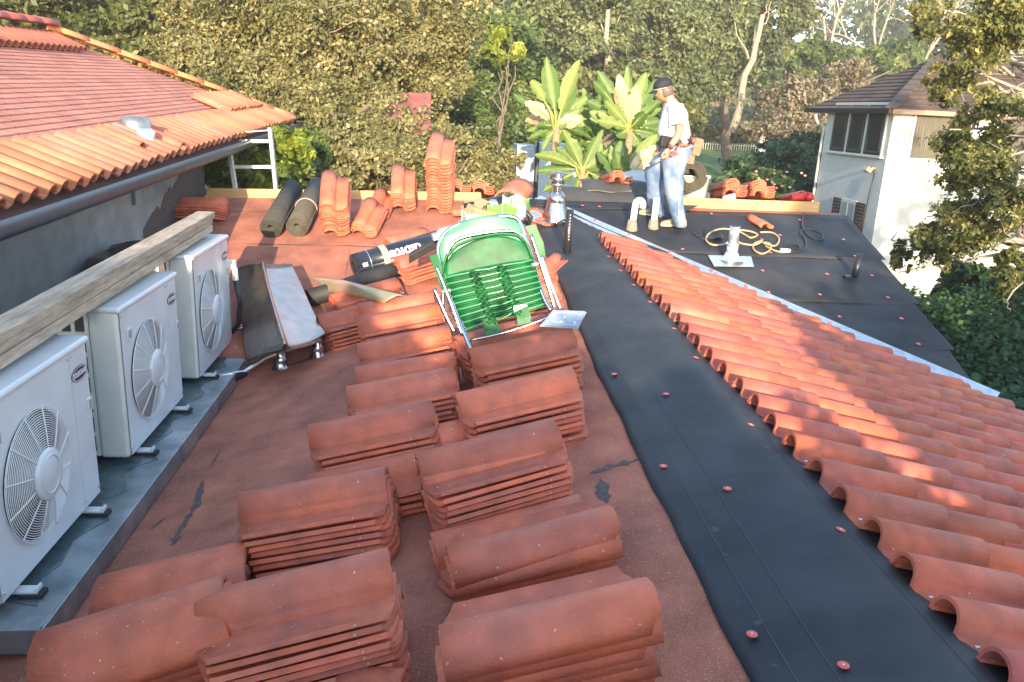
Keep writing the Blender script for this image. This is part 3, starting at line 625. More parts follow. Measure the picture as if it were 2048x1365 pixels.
# power and refrigerant lines at the far unit
mb=MB(); mb.box((XF+.03,6.86,-1.36),(.09,.06,.07)); mb.tube([(XF+.06,6.86,-1.39),(XF+.065,6.86,-1.50)],.026,10); tj=single('conduit_fitting',mb,ACC,'white conduit fitting on the side of the farthest condenser','fitting',bevel=.006)
mb=MB(); mb.tube([(XF+.065,6.86,-1.50),(XF+.09,6.88,-1.7),(XF+.06,6.9,-1.9),(XF-.02,6.95,-2.0)],.022,10); single('flexible_conduit',mb,BLACK,'black flexible conduit dropping beside the farthest condenser','conduit')
mb=MB(); mb.tube([(XF+.0,6.93,-1.93),(XF+.12,6.98,-1.955),(XF+.2,7.0,-1.98)],.03,10); single('copper_union',mb,CHROME,'metal pipe union low beside the farthest condenser','pipe')
P=[on(ZT,x,y,h) for x,y,h in ((366,808,.10),(400,790,.08),(440,768,.07),(490,745,.07),(530,722,.09),(575,700,.14),(612,690,.16),(640,680,.14))]
mb=MB(); mb.tube(P[:4],[.036]*4,12); mb.tube([P[0]+Vector((-.16,.5,-.03)),P[0]+Vector((-.1,.2,-.01)),P[0]],.036,12); single('insulated_pipe',mb,RUBBER,'black foam insulated pipe running from the platform to the metal flashing','pipe')
mb=MB(); mb.tube([P[3]+Vector((-.25,-.16,-.0)),P[3]+Vector((0,-.02,.01)),P[4]+Vector((0,0,.02)),P[5],P[6],P[7]],.018,12); single('grey_conduit',mb,STEEL,'grey curved conduit ending under the metal flashing','conduit')
for x,y,r,lab in ((562,736,.055,'left one of the shiny pipe stubs under the metal flashing'),(636,712,.05,'right one of the shiny pipe stubs under the metal flashing')):
    p=on(ZT,x,y,.0); mb=MB(); mb.lathe([(r*1.5,0),(r*1.1,.03),(r,.06),(r,.09),(r*.8,.10),(r*.8,.15)],p,18); o=mb.build('pipe_stub',CHROME,H)
    o['label']=lab
# ridged sheet metal flashing leaning over the stubs
A=[on(ZT,474,536,.26),on(ZT,524,528,.40),on(ZT,583,527,.26)]; B=[on(ZT,492,738,.03),on(ZT,570,697,.30),on(ZT,652,668,.18)]
mb=MB()
def sm(u,v):
    if u<.5: k=u*2; a=A[0].lerp(A[1],k); b=B[0].lerp(B[1],k)
    else: k=u*2-1; a=A[1].lerp(A[2],k); b=B[1].lerp(B[2],k)
    p=a.lerp(b,v); r=.045*max(0,1-abs(u-.5)/.035); return p+Vector((0,0,r-.05*math.sin(math.pi*v)*(1-abs(u-.5)*1.2)+.010*math.sin(v*7+u*6)+.018*math.sin(u*math.pi*2)*v))
mb.grid(sm,60,14); single('ridge_flashing',mb,STEELD if 0 else mat('sheet_metal',(.42,.35,.30),.27,.9,var=.15,vscale=3,bump=.12,bscale=5),'bent galvanised ridge flashing lying over pipe stubs by the farthest condenser','sheet metal',solid=.004)
# brown condenser by the wall
c=thing('brown_condenser','dark brown square condenser with round wire fan guard on top by the grey wall','air conditioner',(-2.62,6.45,-2.2))
mb=MB(); mb.box((-2.48,7.05,-1.77),(.60,.90,.94)); mb.build('body',BROWNM,c,bevel=.03)
mb=MB(); mb.box((-2.48,6.598,-1.80),(.5,.01,.76)); mb.build('louvre',ACD,c)
mb=MB()
for i in range(9): r=.03+.035*i; mb.tube([(-2.48+r*math.cos(a)*.85,7.08+r*1.1*math.sin(a),-1.285+.05*math.cos(i/8*1.5)) for a in np.linspace(0,2*math.pi,33)],.004,5,cap=False)
for k in range(10): a=k*math.pi/5; mb.tube([(-2.48+r*math.cos(a)*.85,7.08+1.1*r*math.sin(a),-1.28+.05*math.cos(r/.31*1.5)) for r in(.02,.16,.31)],.005,5)
mb.build('fan_guard',BLACK,c)
# ---- lumber laid above the condensers
c=thing('wooden_beam','weathered planks laid as one long beam above the white condensers','lumber',(-2.1,5,-1.35))
bz=lambda Y:-1.245+.0245*Y+.006
for z0,z1,xa,xb,y1 in ((.105,.150,-1.945,-1.805,6.86),(.058,.102,-1.940,-1.815,6.82),(.0,.055,-1.945,-1.808,6.78)):
    mb=MB(); mb.hexa([(xa,1.6,bz(1.6)+z0),(xb,1.6,bz(1.6)+z0),(xb,y1,bz(y1)+z0),(xa,y1,bz(y1)+z0)],[(xa,1.6,bz(1.6)+z1),(xb,1.6,bz(1.6)+z1),(xb,y1,bz(y1)+z1),(xa,y1,bz(y1)+z1)]); mb.build('plank',WOODW,c,bevel=.004)
# ================================================================== LEFT HOUSE
L=thing('shingle_roofed_house','neighbouring house with red shingle roof, orange clay eave tiles and grey stucco wall','house',(-5,6,-4.9))
EX=-2.45; ze=lambda Y:-.86+.033*Y; SLP=.41
mb=MB(); mb.hexa([(-9,-3,-4.9),(-2.86,-3,-4.9),(-2.86,10.45,-4.9),(-9,10.45,-4.9)],[(-9,-3,-.6),(-2.86,-3,-.6),(-2.86,10.45,-.5),(-9,10.45,-.5)]); mb.build('wall',STUCL,L)
mb=MB(); random.seed(5); pts=[]
for k in range(26): pts.append((-2.853,8.2+k*.09,-1.62+k*.022*(1+.0*k)+.30+random.uniform(-.05,.05)+.25*(k/25)))
pts=[(x,y,max(z,ZT(-2.8,y)+.08)) for x,y,z in pts]
n=len(pts); mb.add(pts+[(x,y,ZT(-2.8,y)-.25) for x,y,z in pts],[(i,i+1,n+i+1,n+i) for i in range(n-1)]); mb.build('tar_band',TAR,L)
mb=MB(); mb.box((-2.84,8.05,-.92),(.03,.16,.22)); mb.build('wall_box',mat('painted_box',(.22,.27,.29),.6),L)
# roof planes
RX=-5.21; RY=12.19; RZ=.675
def zl(X,Y): return ze(Y)+SLP*(EX-X)*(1-.0)
mb=MB(); vs=[];uv=[]
def quad_roof(y0,y1,nr=19):
    pass
rows=34; 
for r in range(rows):
    d0=.0+r*.0865*1.0; d1=d0+.0865
    xa=EX-.45-d0; xb=EX-.45-d1
    if xb<RX-.02: break
    ya=14.95-(.45+d0); yb=14.95-(.45+d1); o=len(vs); Y0=-2
    segs=60
    for i in range(segs+1):
        Ya=Y0+(ya-Y0)*i/segs; Yb=Y0+(yb-Y0)*i/segs; wv=.003*math.sin(Ya*9+r*2)+random.uniform(-.002,.002)
        vs+= [(xa+wv,Ya,zl(xa,Ya)+.010),(xa+wv,Ya,zl(xa,Ya)-.004),(xb,Yb,zl(xb,Yb)+.000)]
        uv+= [(Ya,r*.145+.02),(Ya,r*.145+.001),(Ya,r*.145+.144)]
    for i in range(segs):
        a=o+3*i; mb.f+= [[a+1,a+4,a+3,a],[a,a+3,a+5,a+2]]; mb.m+=[0,0]; mb.sm+=[False,False]
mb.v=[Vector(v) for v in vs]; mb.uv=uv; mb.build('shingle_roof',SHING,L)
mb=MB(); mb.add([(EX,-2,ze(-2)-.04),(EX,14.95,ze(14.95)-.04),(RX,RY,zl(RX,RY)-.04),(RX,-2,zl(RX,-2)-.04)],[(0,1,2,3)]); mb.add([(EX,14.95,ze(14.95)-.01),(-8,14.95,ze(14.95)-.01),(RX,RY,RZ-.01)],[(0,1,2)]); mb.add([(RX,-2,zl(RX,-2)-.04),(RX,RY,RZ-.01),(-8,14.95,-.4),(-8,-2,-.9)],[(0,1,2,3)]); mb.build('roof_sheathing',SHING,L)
mb=MB(); mb.hexa([(-2.9,-2,ze(-2)-.17),(EX-.05,-2,ze(-2)-.17),(EX-.05,14.9,ze(14.9)-.17),(-2.9,14.9,ze(14.9)-.17)],[(-2.9,-2,ze(-2)-.03),(EX-.05,-2,ze(-2)-.03),(EX-.05,14.9,ze(14.9)-.03),(-2.9,14.9,ze(14.9)-.03)]); mb.build('soffit',GUT,L)
# gutter: half round trough
mb=MB()
def gt(u,v):
    Y=-2+16.9*v; a=math.pi*(u*1.12-.06); c=(EX+.03,Y,ze(Y)-.045); return (c[0]-.075*math.cos(a),Y,c[2]-.085*math.sin(a)+(.03 if u>.99 else 0))
mb.grid(gt,12,40); mb.build('gutter',GUT,L,solid=.006)
# eave tiles
epro=tileprof(.215,.132,.066); mb=MB(); TT=[]
axe=Vector((1,0,-SLP)).normalized(); upe=Vector((SLP,0,1)).normalized()
def erow(xh,y0,y1,lift,Lt=.62):
    Y=y0
    while Y<y1:
        v=random.uniform(.85,1.1); X=xh+random.uniform(-.012,.012); k=random.uniform(.9,1.15)
        addtile(mb,epro,Lt,.014,Vector((X,Y,zl(X,Y)+lift+.02)),(axe+upe*.03).normalized(),Vector((0,-1,-.033)),upe,(v,v*k,v*k*random.uniform(.9,1.3),1),TT); Y+=.207
erow(-3.02,-1,14.85,.0); erow(-3.42,-3.42/rayd(392,262)[0],14.5,.03,.55); erow(-3.80,-3.8/rayd(495,232)[0],14.0,.03,.55)
mb.build('eave_tiles',TERRAO,L,tint=TT); mb=MB(); TT=[]
for Y in np.arange(7.5,12.0,.158): 
    addtile(mb,epro,.5,.014,Vector((RX+.02,float(Y),zl(RX,Y)+.03)),axe,Vector((0,-1,-.033)),upe,(.62,.6,.7,1),TT)
mb.build('upper_tiles',TERRAO,L,tint=TT)
# hip and ridge caps
hb=[(.10*-math.cos(math.pi*i/10),.085*math.sin(math.pi*i/10)) for i in range(11)]
mb=MB(); TT=[]; a=Vector((EX-.05,14.9,ze(14.9)+.06)); b=Vector((RX,RY,RZ+.08)); n=9; d=(b-a)/n
for i in range(n):
    v=random.uniform(.85,1.15); addtile(mb,hb,d.length*1.12,.015,a+d*i+Vector((0,0,.01)),(d.normalized()-Vector((0,0,.03))).normalized(),d.cross(Vector((0,0,1))).normalized(),Vector((0,0,1)),(v*1.1,v*random.uniform(.95,1.15),v*.8,1),TT)
mb.build('hip_tiles',TERRAO,L,tint=TT)
mb=MB(); TT=[]
for i in range(14):
    Y=12.2-.42*i; v=random.uniform(.6,.9); addtile(mb,hb,.5,.015,Vector((RX,Y,zl(RX,Y)+.15)),Vector((0,-1,-.02)).normalized(),Vector((1,0,0)),Vector((0,0,1)),(v,v*.9,v*1.2,1),TT)
mb.build('ridge_tiles',TERRAE,L,tint=TT)
mb=MB(); mb.box((RX+.04,9.5,zl(RX,9.5)+.09),(.05,5.6,.05)); mb.build('ridge_flashing',WHITE,L)
# roof jack with loose flashing
q=on(zl,272,262,.04); mb=MB(); mb.lathe([(.15,-.1),(.145,.08),(.11,.13),(0,.14)],q,18); mb.build('roof_vent',METAL2,L); mb=MB(); mb.lathe([(.07,0),(.085,.10),(.05,.13),(0,.13)],on(zl,293,286,.03),14); mb.build('vent_collar',STEEL,L)
q=[on(zl,x,y,.07) for x,y in((196,262),(245,248),(300,255),(345,283),(300,292),(262,286))]; mb=MB(); mb.prism(q,(0,0,.006)); mb.build('roof_flashing',METAL2,L)
def ltile(x,y,lab,yaw):
    p=on(zl,x,y,.10); o=bpy.data.objects.new('clay_tile',SM[1]); col.objects.link(o); o.matrix_world=Matrix.Translation(p-Vector((0,0,.03)))@Euler((0,R_(20),R_(yaw))).to_matrix().to_4x4()@Matrix.Scale(.62,4); tag(o,lab,'roof tile')
ltile(238,272,'loose clay tile left of the vent on the shingle roof',-5); ltile(325,274,'loose clay tile right of the vent on the shingle roof',-8)
# ================================================================== RIGHT HOUSE
G=thing('white_stucco_house','two storey white stucco house with dark shingle hip roof and corner windows','house',(13,21,-4.9))
YF=18.; XL=10.42; ztop=.42; YB=21.2
mb=MB(); mb.box(((XL+19)/2,(YF+YB)/2,-2.28),(19-XL,YB-YF,5.4)); mb.build('wall',STUC,G)
def wbox(c,d,name,m,par=G,bevel=0): mb=MB(); mb.box(c,d); return mb.build(name,m,par,bevel=bevel)
for k in range(3):
    yc=18.62+.86*k; f=wbox((XL-.015,yc,-.02),(.05,.84,1.26),'window_frame',TRIM,G,.006); wbox((XL-.043,yc,-.02),(.012,.74,1.14),'pane',CURT,f); wbox((XL-.052,yc,-.02),(.004,.66,1.04),'glass',GLASS if 0 else mat('tinted_glass%d'%k,(.03,.04,.045),.15,spec=.9),f) if 0 else None
    mb=MB(); mb.box((XL-.05,yc,-.52),(.014,.66,.05)); mb.box((XL-.05,yc,.48),(.014,.66,.04)); mb.box((XL-.05,yc+.31,-.02),(.014,.04,1.0)); mb.box((XL-.05,yc-.31,-.02),(.014,.04,1.0)); mb.build('sash',GUT,f)
wbox((XL-.03,19.5,-.63),(.12,2.75,.05),'window_sill',TRIM,G,.005)
for xc,wd in ((11.6,1.3),(14.6,3.0)):
    f=wbox((xc,YF-.01,-.06),(wd+.12,.06,1.22),'window_frame',TRIM,G,.006); wbox((xc,YF-.045,-.06),(wd-.02,.012,1.08),'pane',mat('front_drape%d'%int(xc),(.085,.075,.055),.7,var=.6,vscale=1.2,stretch=(11,11,.3)),f);  # dark tan drape colour for the front windows
wbox((13.2,YF-.04,-.70),(5.2,.1,.05),'window_sill',TRIM,G,.005)
f=wbox((XL-.02,19.3,-2.30),(.05,.75,1.15),'window_frame',TRIM,G,.006); wbox((XL-.05,19.3,-2.30),(.012,.6,1.0),'pane',mat('pale_drape',(.30,.33,.31),.6,var=.3,vscale=2,stretch=(10,10,.4)),f)
mb=MB(); mb.box((XL-.055,19.3,-2.3),(.01,.02,1.0)); mb.box((XL-.055,19.3,-2.3),(.01,.6,.02)); mb.build('mullion',TRIM,f)
for y in (18.72,19.88):
    mb=MB(); mb.box((XL-.03,y,-2.32),(.04,.40,1.15)); 
    for i in range(14): mb.box((XL-.055,y,-2.84+i*.08),(.012,.32,.05),rot=(0,.5,0))
    mb.build('shutter',SHUT,G)
# downspouts and cable
mb=MB(); mb.tube([(XL-.3,21.3,.30),(XL-.22,21.25,.1),(XL-.05,21.22,.0),(XL-.05,21.22,-4.8)],.035,8); mb.build('downspout',TRIM,G)
mb=MB(); mb.tube([(XL-.03,18.35,-1.0)]+[(XL-.03-.01*math.sin(i),18.38+.03*i,-1.0-.45*i) for i in range(1,7)],.012,6); mb.build('cable',BLACK,G)
mb=MB(); mb.box((XL-.16,18.45,-.93),(.14,.2,.10),rot=(0,.5,0)); mb.tube([(XL,18.4,-.9),(XL-.1,18.42,-.9)],.04,8); mb.build('floodlight',mat('lamp_brass',(.45,.33,.2),.35,.4),G)
# hip roof
ov=.2; e0=.44; A=(XL-ov,YF-ov,e0); B=(XL-ov,YB+.9,e0); Cc=(20,YF-ov,e0); Dd=(20,YB+ov,e0); P1=(XL+2.0,(YF+YB)/2,1.42); P2=(20,(YF+YB)/2,1.42)
P1=(12.5,20.0,1.80); P2=(20,20.0,1.80)
mb=MB(); vs=[];uvs=[]
def rf(a,b,c,d,n=12):
    for i in range(n):
        t0,t1=i/n,(i+1)/n; l=lambda p,q,t:Vector(p).lerp(Vector(q),t); o=len(mb.v)
        q=[l(a,d,t0)+Vector((0,0,.03)),l(b,c,t0)+Vector((0,0,.03)),l(b,c,t1),l(a,d,t1),l(a,d,t0)-Vector((0,0,.004)),l(b,c,t0)-Vector((0,0,.004))]
        mb.v+=q; w0=(q[1]-q[0]).length; off=(q[0]-Vector(a)).dot((Vector(b)-Vector(a)).normalized())
        uvs.extend([(off,i*.15+.02),(off+w0,i*.15+.02),(off+w0,i*.15+.149),(off,i*.15+.149),(off,i*.15),(off+w0,i*.15)])
        mb.f+=[[o,o+1,o+2,o+3],[o+4,o+5,o+1,o]]; mb.m+=[0,0]; mb.sm+=[False,False]
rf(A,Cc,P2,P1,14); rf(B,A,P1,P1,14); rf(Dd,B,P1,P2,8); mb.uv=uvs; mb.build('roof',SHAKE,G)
mb=MB(); hp=Vector(A); d=(Vector(P1)-hp)
for i in range(10): q=hp+d*(i/10); mb.box(q+d*.05+Vector((0,0,.05)),(.42,.26,.03),rot=(0,-math.atan2(d.z,math.hypot(d.x,d.y)),math.atan2(d.y,d.x)))
mb.build('hip_caps',SHAKE,G) if 0 else mb.build('hip_caps',mat('cap_shingle',(.09,.065,.055),.9),G)
mb=MB(); mb.box(((A[0]+20)/2,(A[1]+B[1])/2,e0-.05),(20-A[0]-.06,B[1]-A[1]-.06,.07)); mb.build('soffit',TRIM,G)
mb=MB(); mb.box((A[0],(A[1]+B[1])/2,e0-.03),(.10,B[1]-A[1],.11)); mb.build('gutter',BLACK,G); mb=MB(); mb.box(((A[0]+.05+20)/2,A[1],e0-.03),(20-A[0],.09,.10)); mb.build('fascia',mat('fascia_wood',(.30,.2,.14),.7),G)
# ================================================================== small structures in the garden
q=atY(1085,345,15.5); c=thing('garden_shed','pale grey metal garden shed with a dark corner post beside banana leaves','shed',(q.x,q.y,-4.6))
mb=MB(); mb.box((q.x+.25,q.y,-2.3),(.75,.8,3.5)); mb.build('wall',mat('shed_paint',(.42,.52,.58),.5,var=.1,vscale=3),c); mb=MB(); mb.box((q.x-.17,q.y-.42,-2.3),(.04,.04,3.56)); mb.build('corner_post',BLACK,c); mb=MB(); mb.box((q.x-.38,q.y+.02,-2.32),(.34,.8,3.45)); mb.build('side_panel',mat('shed_side',(.30,.36,.42),.6,var=.2),c)
c=thing('brick_house','small house with red tiled roof half hidden in the olive oak boughs','house',(-1.5,15.8,-4.5))
q0=atY(750,262,15.9); q1=atY(862,262,15.9); q2=atY(862,186,16.9); q3=atY(775,186,16.9)
mb=MB(); mb.hexa([q0-Vector((0,0,.1)),q1-Vector((0,0,.1)),q2-Vector((0,0,.1)),q3-Vector((0,0,.1))],[q0,q1,q2,q3]); mb.build('roof',mat('distant_tile',(.28,.085,.07),.9,base2=(.15,.055,.06),vscale=1.2,var=.3,bump=.8,bscale=4),c)
mb=MB(); mb.box(((q0.x+q1.x)/2,16.3,q0.z-2.2),((q1.x-q0.x)*.94,1.2,4.2)); mb.build('wall',STUC,c)
# picket fence at the far end of the lawn
c=thing('picket_fence','long white metal picket fence across the far end of the lawn','fence',(17,60,-2.6))
YFn=62.; 
def fz(x,y): return atY(x,y,YFn)
a=fz(1395,309); b=fz(1640,322); hf=.98
mb=MB()
n=52
for i in range(n+1):
    p=a.lerp(b,i/n); mb.box(p+Vector((0,0,hf/2+random.uniform(-.02,.02))),(.045,.03,hf))
mb.build('pickets',mat('fence_paint',(.42,.44,.36),.6),c)
mb=MB(); 
for z in(.08,hf-.15): mb.tube([a+Vector((0,0,z)),b+Vector((0,0,z))],.025,6)
mb.build('rail',MATS['fence_paint'],c)
q=fz(1522,300); mb=MB(); mb.box(q+Vector((0,0,.35)),(.55,.5,1.6)); mb.box(q+Vector((0,0,1.2)),(.68,.62,.12)); mb.build('gate_pillar',STUC,c)
# ================================================================== VEGETATION
OAKL=leafmat('oak_leaf_olive',(.11,.112,.038),(.20,.19,.072),(.34,.30,.14),.3)
OAKN=leafmat('near_oak_leaf',(.07,.085,.022),(.19,.195,.055),(.42,.38,.13),.4)
OAKD=leafmat('oak_leaf_dark',(.045,.06,.016),(.10,.12,.034),(.22,.22,.08),.3)
LIVE=leafmat('live_oak_leaf',(.06,.08,.035),(.12,.15,.06),(.21,.24,.11),.25)
GRNL=leafmat('green_leaf',(.035,.065,.015),(.10,.15,.04),(.22,.28,.08),.4)
LIME=leafmat('lime_leaf',(.08,.13,.012),(.22,.28,.03),(.42,.46,.07),.4)
IVY=leafmat('ivy_leaf',(.010,.035,.010),(.028,.075,.018),(.07,.14,.03),.2)
DRY=leafmat('dry_leaf',(.08,.07,.04),(.17,.14,.085),(.28,.23,.15),.2)
DKG=leafmat('dark_shrub_leaf',(.018,.045,.02),(.045,.095,.04),(.10,.17,.07),.25)
def blob(px,py,Y,rpx,rpy,ry=None):
    c=atY(px,py,Y); k=Y/F*1.03; return (c.x,c.y,c.z,rpx*k,ry or rpx*k*.8,rpy*k)
def gz(x,y): return zg(x,y)
def T(name,label,bl,n,leaf,lm,Y,tr,group=None,**k):
    b=[blob(*q) if len(q)==5 else blob(q[0],q[1],q[2],q[3],q[4]) for q in bl]; base=k.pop('base',None)
    bx,by=(b[0][0],b[0][1]) if base is None else base; return tree(name,label,b,n,leaf,lm,(bx,by,gz(bx,by)),tr,group,**k)
BK='trees closing off the garden behind the roofs'
random.seed(3)
T('oak_tree','dark leaved oak rising behind the ridge of the left house',[(90,10,24,200,120),(330,60,23,170,120),(230,150,22,150,90),(440,190,21,110,90)],75000,.09,OAKD,24,.3,BK,twigs=2,base=(-13,25),clump=.13)
T('oak_tree','broad yellow olive oak leaning over the far board, left of centre',[(600,60,18,190,150),(780,70,19,150,140),(520,230,17,130,110),(690,260,16.5,150,110),(840,150,19,90,110),(420,60,20,120,100)],190000,.048,OAKL,18,.28,BK,twigs=5,base=(-3.2,19),branches=22,clump=.12,shell=.35)
T('shrub','pale yellow olive shrub right behind the left board',[(760,335,14.5,120,60),(900,330,14.5,110,62),(640,340,14.2,80,60),(985,330,15,60,50)],60000,.045,OAKL,14.5,.10,None,twigs=4,base=(-1.2,14.6),clump=.2,cat='shrub')
T('evergreen_tree','rounded mid green tree between the olive oak and the banana plants',[(960,140,30,120,110),(880,110,32,80,90),(1010,260,29,90,90),(930,240,28,80,80)],80000,.10,GRNL,30,.3,BK,twigs=1)
T('lime_bush','small bright lime green tree in front of the dark oaks',[(1003,98,27,38,34),(985,60,30,30,20)],5000,.13,LIME,27,.08,None,cat='bush')
T('live_oak','tall grey green live oak behind the banana plants with pale trunk',[(1130,30,42,150,90),(1290,40,44,130,100),(1200,110,41,110,50)],90000,.13,LIVE,42,.35,BK,twigs=1,base=(10.2,41))
T('live_oak','tall grey green live oak above the man, right of centre',[(1440,60,46,120,110),(1370,130,44,90,70),(1540,30,48,70,60),(1320,200,43,80,60)],90000,.14,LIVE,46,.35,BK,twigs=1,base=(16.8,45))
T('dark_tree','dark shaded tree low behind the man and the banana leaves',[(1200,190,38,110,60),(1080,230,36,70,70),(1340,240,40,70,50)],26000,.16,OAKD,38,.2,BK)
for a,b,Yt,r in (((1213,200),(1216,20),39,.26),((1470,205),(1525,30),42,.30)):
    p0=atY(*a,Yt); p1=atY(*b,Yt); t=thing('leaning_tree','bare pale oak '+{1213:'standing behind the banana leaves',1470:'leaning right, tallest beyond the fence',1494:'forking left from the tallest leaning trunk',1330:'in the gloom above the man'}[a[0]],'tree',p0,'pale bare trees among the far oaks')
    mb=MB(); limb(mb,p0-Vector((0,0,1.5)),p1,r*.75,r*.4,.03,8,10); 
    for k in range(3): limb(mb,p0.lerp(p1,.5+.2*k),p1+Vector((random.uniform(-1.5,1.5),1,random.uniform(-.5,.8))),r*.2,r*.06,.1,6,6)
    mb.build('trunk',mat('oak_bark_pale',(.28,.235,.18),.9,var=.3,vscale=4),t)
T('dry_shrub','brown leafless shrub thicket left of the white house eave',[(1590,205,40,70,50),(1690,160,44,60,35),(1530,250,38,60,30)],15000,.10,DRY,40,.08,None,twigs=9,shell=.2,branches=16,cat='shrub',clump=.25)
T('far_tree','yellow green tree line above the brown thicket',[(1620,125,55,80,40),(1720,120,57,70,30),(1810,120,58,60,36),(1560,170,50,50,40)],34000,.2,GRNL,55,.2,BK,twigs=1)
T('dark_shrub','dark mixed shrubs behind the picket fence',[(1480,262,66,120,22),(1600,262,66,90,26),(1400,270,66,60,22)],12000,.22,OAKD,66,.1,None,cat='shrub')
T('camellia_bush','dark green flowering bush in front of the white house, left of its corner',[(1560,345,26,90,55),(1620,330,27,60,60),(1480,375,24,60,30)],30000,.10,DKG,26,.1,None,cat='bush')
T('rose_bush','lighter green rose bush low behind the right tile piles',[(1530,365,20,60,32)],7000,.085,GRNL,20,.06,None,cat='bush')
mb=MB(); 
for i in range(16):
    q=blob(1530,365,19.6,58,30); d=Vector((random.uniform(-1,1),-.8,random.uniform(-.4,.9))); p=Vector((q[0]+d.x*q[3],q[1]+d.y*.8,q[2]+d.z*q[5])); 
    c0=thing('rose_bloom','small pale pink bloom scattered over the rose bush','flower',p,'pink blooms on the rose bush')
    m_=MB(); m_.lathe([(.0,-.02),(.035,0),(.04,.02),(.0,.035)],p,7); m_.build('petals',MATS.get('petal') or mat('petal',(.75,.35,.32),.6),c0)
T('vine','bright green ivy mound below the far end of the left gutter',[(480,335,12.2,90,45),(560,300,12.6,55,42),(430,300,12,40,40),(590,350,12.8,30,30)],16000,.075,LIME,12.2,.05,None,base=(-2.9,12.4),clump=.2,cat='vine')
T('vine','darker leaves under the bright ivy beside the ladder',[(500,345,13.2,110,50),(600,330,14,60,60)],12000,.085,GRNL,13,.05,None,base=(-2.7,13.6),cat='vine')
# bare branching trees against the sky
def bare(label,px,Y,ytop,n,spread,base_py=150):
    p0=atY(px,base_py,Y); top=atY(px,ytop,Y); t=thing('bare_tree',label,'tree',p0,'leafless trees against the sky'); mb=MB()
    def rec(a,d,L,r,k):
        b=a+d*L; mb.tube([a,a.lerp(b,.5)+Vector((random.uniform(-1,1),0,random.uniform(-1,1)))*L*.06,b],[r,r*.85,r*.65],5,cap=False)
        if k==0: return
        for q in range(random.choice((2,3,3))):
            e=Vector((random.gauss(0,spread),random.gauss(0,spread),random.gauss(.25,.3))); rec(b,(d+e).normalized(),L*random.uniform(.6,.82),r*.6,k-1)
    H_=(top.z-p0.z); rec(p0-Vector((0,0,3)),Vector((.05,0,1)),H_*.55+2,.16,n); mb.build('trunk',BARKL,t)
bare('leafless white barked tree against the sky, right of the tall oak',1650,56,40,6,.55); bare('leafless white barked tree against the sky, above the dark roof',1745,60,40,6,.6,140); bare('leafless tree leaning into the right oak against the sky',1840,58,30,6,.5)
# right foreground oak reaching over the white house
b=[blob(*q) for q in [(1975,60,10,120,70),(1900,160,10.5,50,50),(2010,210,9.5,70,50),(1940,330,9.5,70,60),(2010,420,9,60,60),(1930,470,9.5,95,70),(1860,480,9.8,45,60),(1950,280,9.8,80,70),(1990,350,9.3,80,80),(2020,540,9,60,50),(1800,520,10.2,28,50),(1850,30,11,40,40)]]
t=thing('oak_tree','near oak with sunlit sprays of small leaves across the right edge','tree',(10.4,10.8,-4.9),BK); mb=MB(); fk=Vector((9.4,10.6,-1.2)); limb(mb,(10.4,10.8,-4.9),fk,.26,.2,.03)
fk2=Vector((8.9,10.6,.4)); limb(mb,fk,fk2,.2,.14,.04)
for q in b:
    f0=fk if q[2]<-.6 else fk2
    for k in range(5):
        e=Vector((q[0]+random.gauss(0,.5)*q[3],q[1]+random.gauss(0,.5)*q[4],q[2]+random.gauss(0,.5)*q[5])); pts=limb(mb,f0,e,.045,.008,.09,9,6)
        for z in range(4): s_=random.choice(pts[4:]); limb(mb,s_,s_+Vector((random.gauss(0,.22),random.gauss(0,.22),random.gauss(0,.2))),.010,.003,.1,4,4)
mb.build('trunk',BARKL,t); P,N_,Tt=crownpts(b,40000,.17,36,.10); leafobj('crown',P,N_,.034*rng.uniform(.6,1.3,len(P)),Tt,OAKN,t)
# ivy hedge and dark shrubs between the houses
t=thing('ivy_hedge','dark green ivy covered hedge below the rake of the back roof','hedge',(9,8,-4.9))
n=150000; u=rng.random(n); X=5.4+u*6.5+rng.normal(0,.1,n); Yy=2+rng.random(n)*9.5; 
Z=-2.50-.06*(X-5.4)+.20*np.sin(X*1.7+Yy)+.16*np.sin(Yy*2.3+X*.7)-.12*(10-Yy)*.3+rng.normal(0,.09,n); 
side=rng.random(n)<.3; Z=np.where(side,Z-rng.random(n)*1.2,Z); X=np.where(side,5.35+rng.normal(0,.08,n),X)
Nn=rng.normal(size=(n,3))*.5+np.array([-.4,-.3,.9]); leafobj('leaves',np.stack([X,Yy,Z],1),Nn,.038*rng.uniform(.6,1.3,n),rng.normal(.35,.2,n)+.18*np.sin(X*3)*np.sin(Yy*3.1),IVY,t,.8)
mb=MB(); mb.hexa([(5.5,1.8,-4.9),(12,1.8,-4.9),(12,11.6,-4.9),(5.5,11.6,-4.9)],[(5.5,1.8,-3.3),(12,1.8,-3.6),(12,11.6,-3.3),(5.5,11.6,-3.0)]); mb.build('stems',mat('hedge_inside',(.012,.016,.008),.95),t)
T('dark_shrub','dark shrub in shade at the foot of the white wall',[(1930,570,14,75,50),(2010,600,13,60,60),(1900,590,14.5,40,35)],14000,.08,IVY,14,.06,None,cat='shrub')
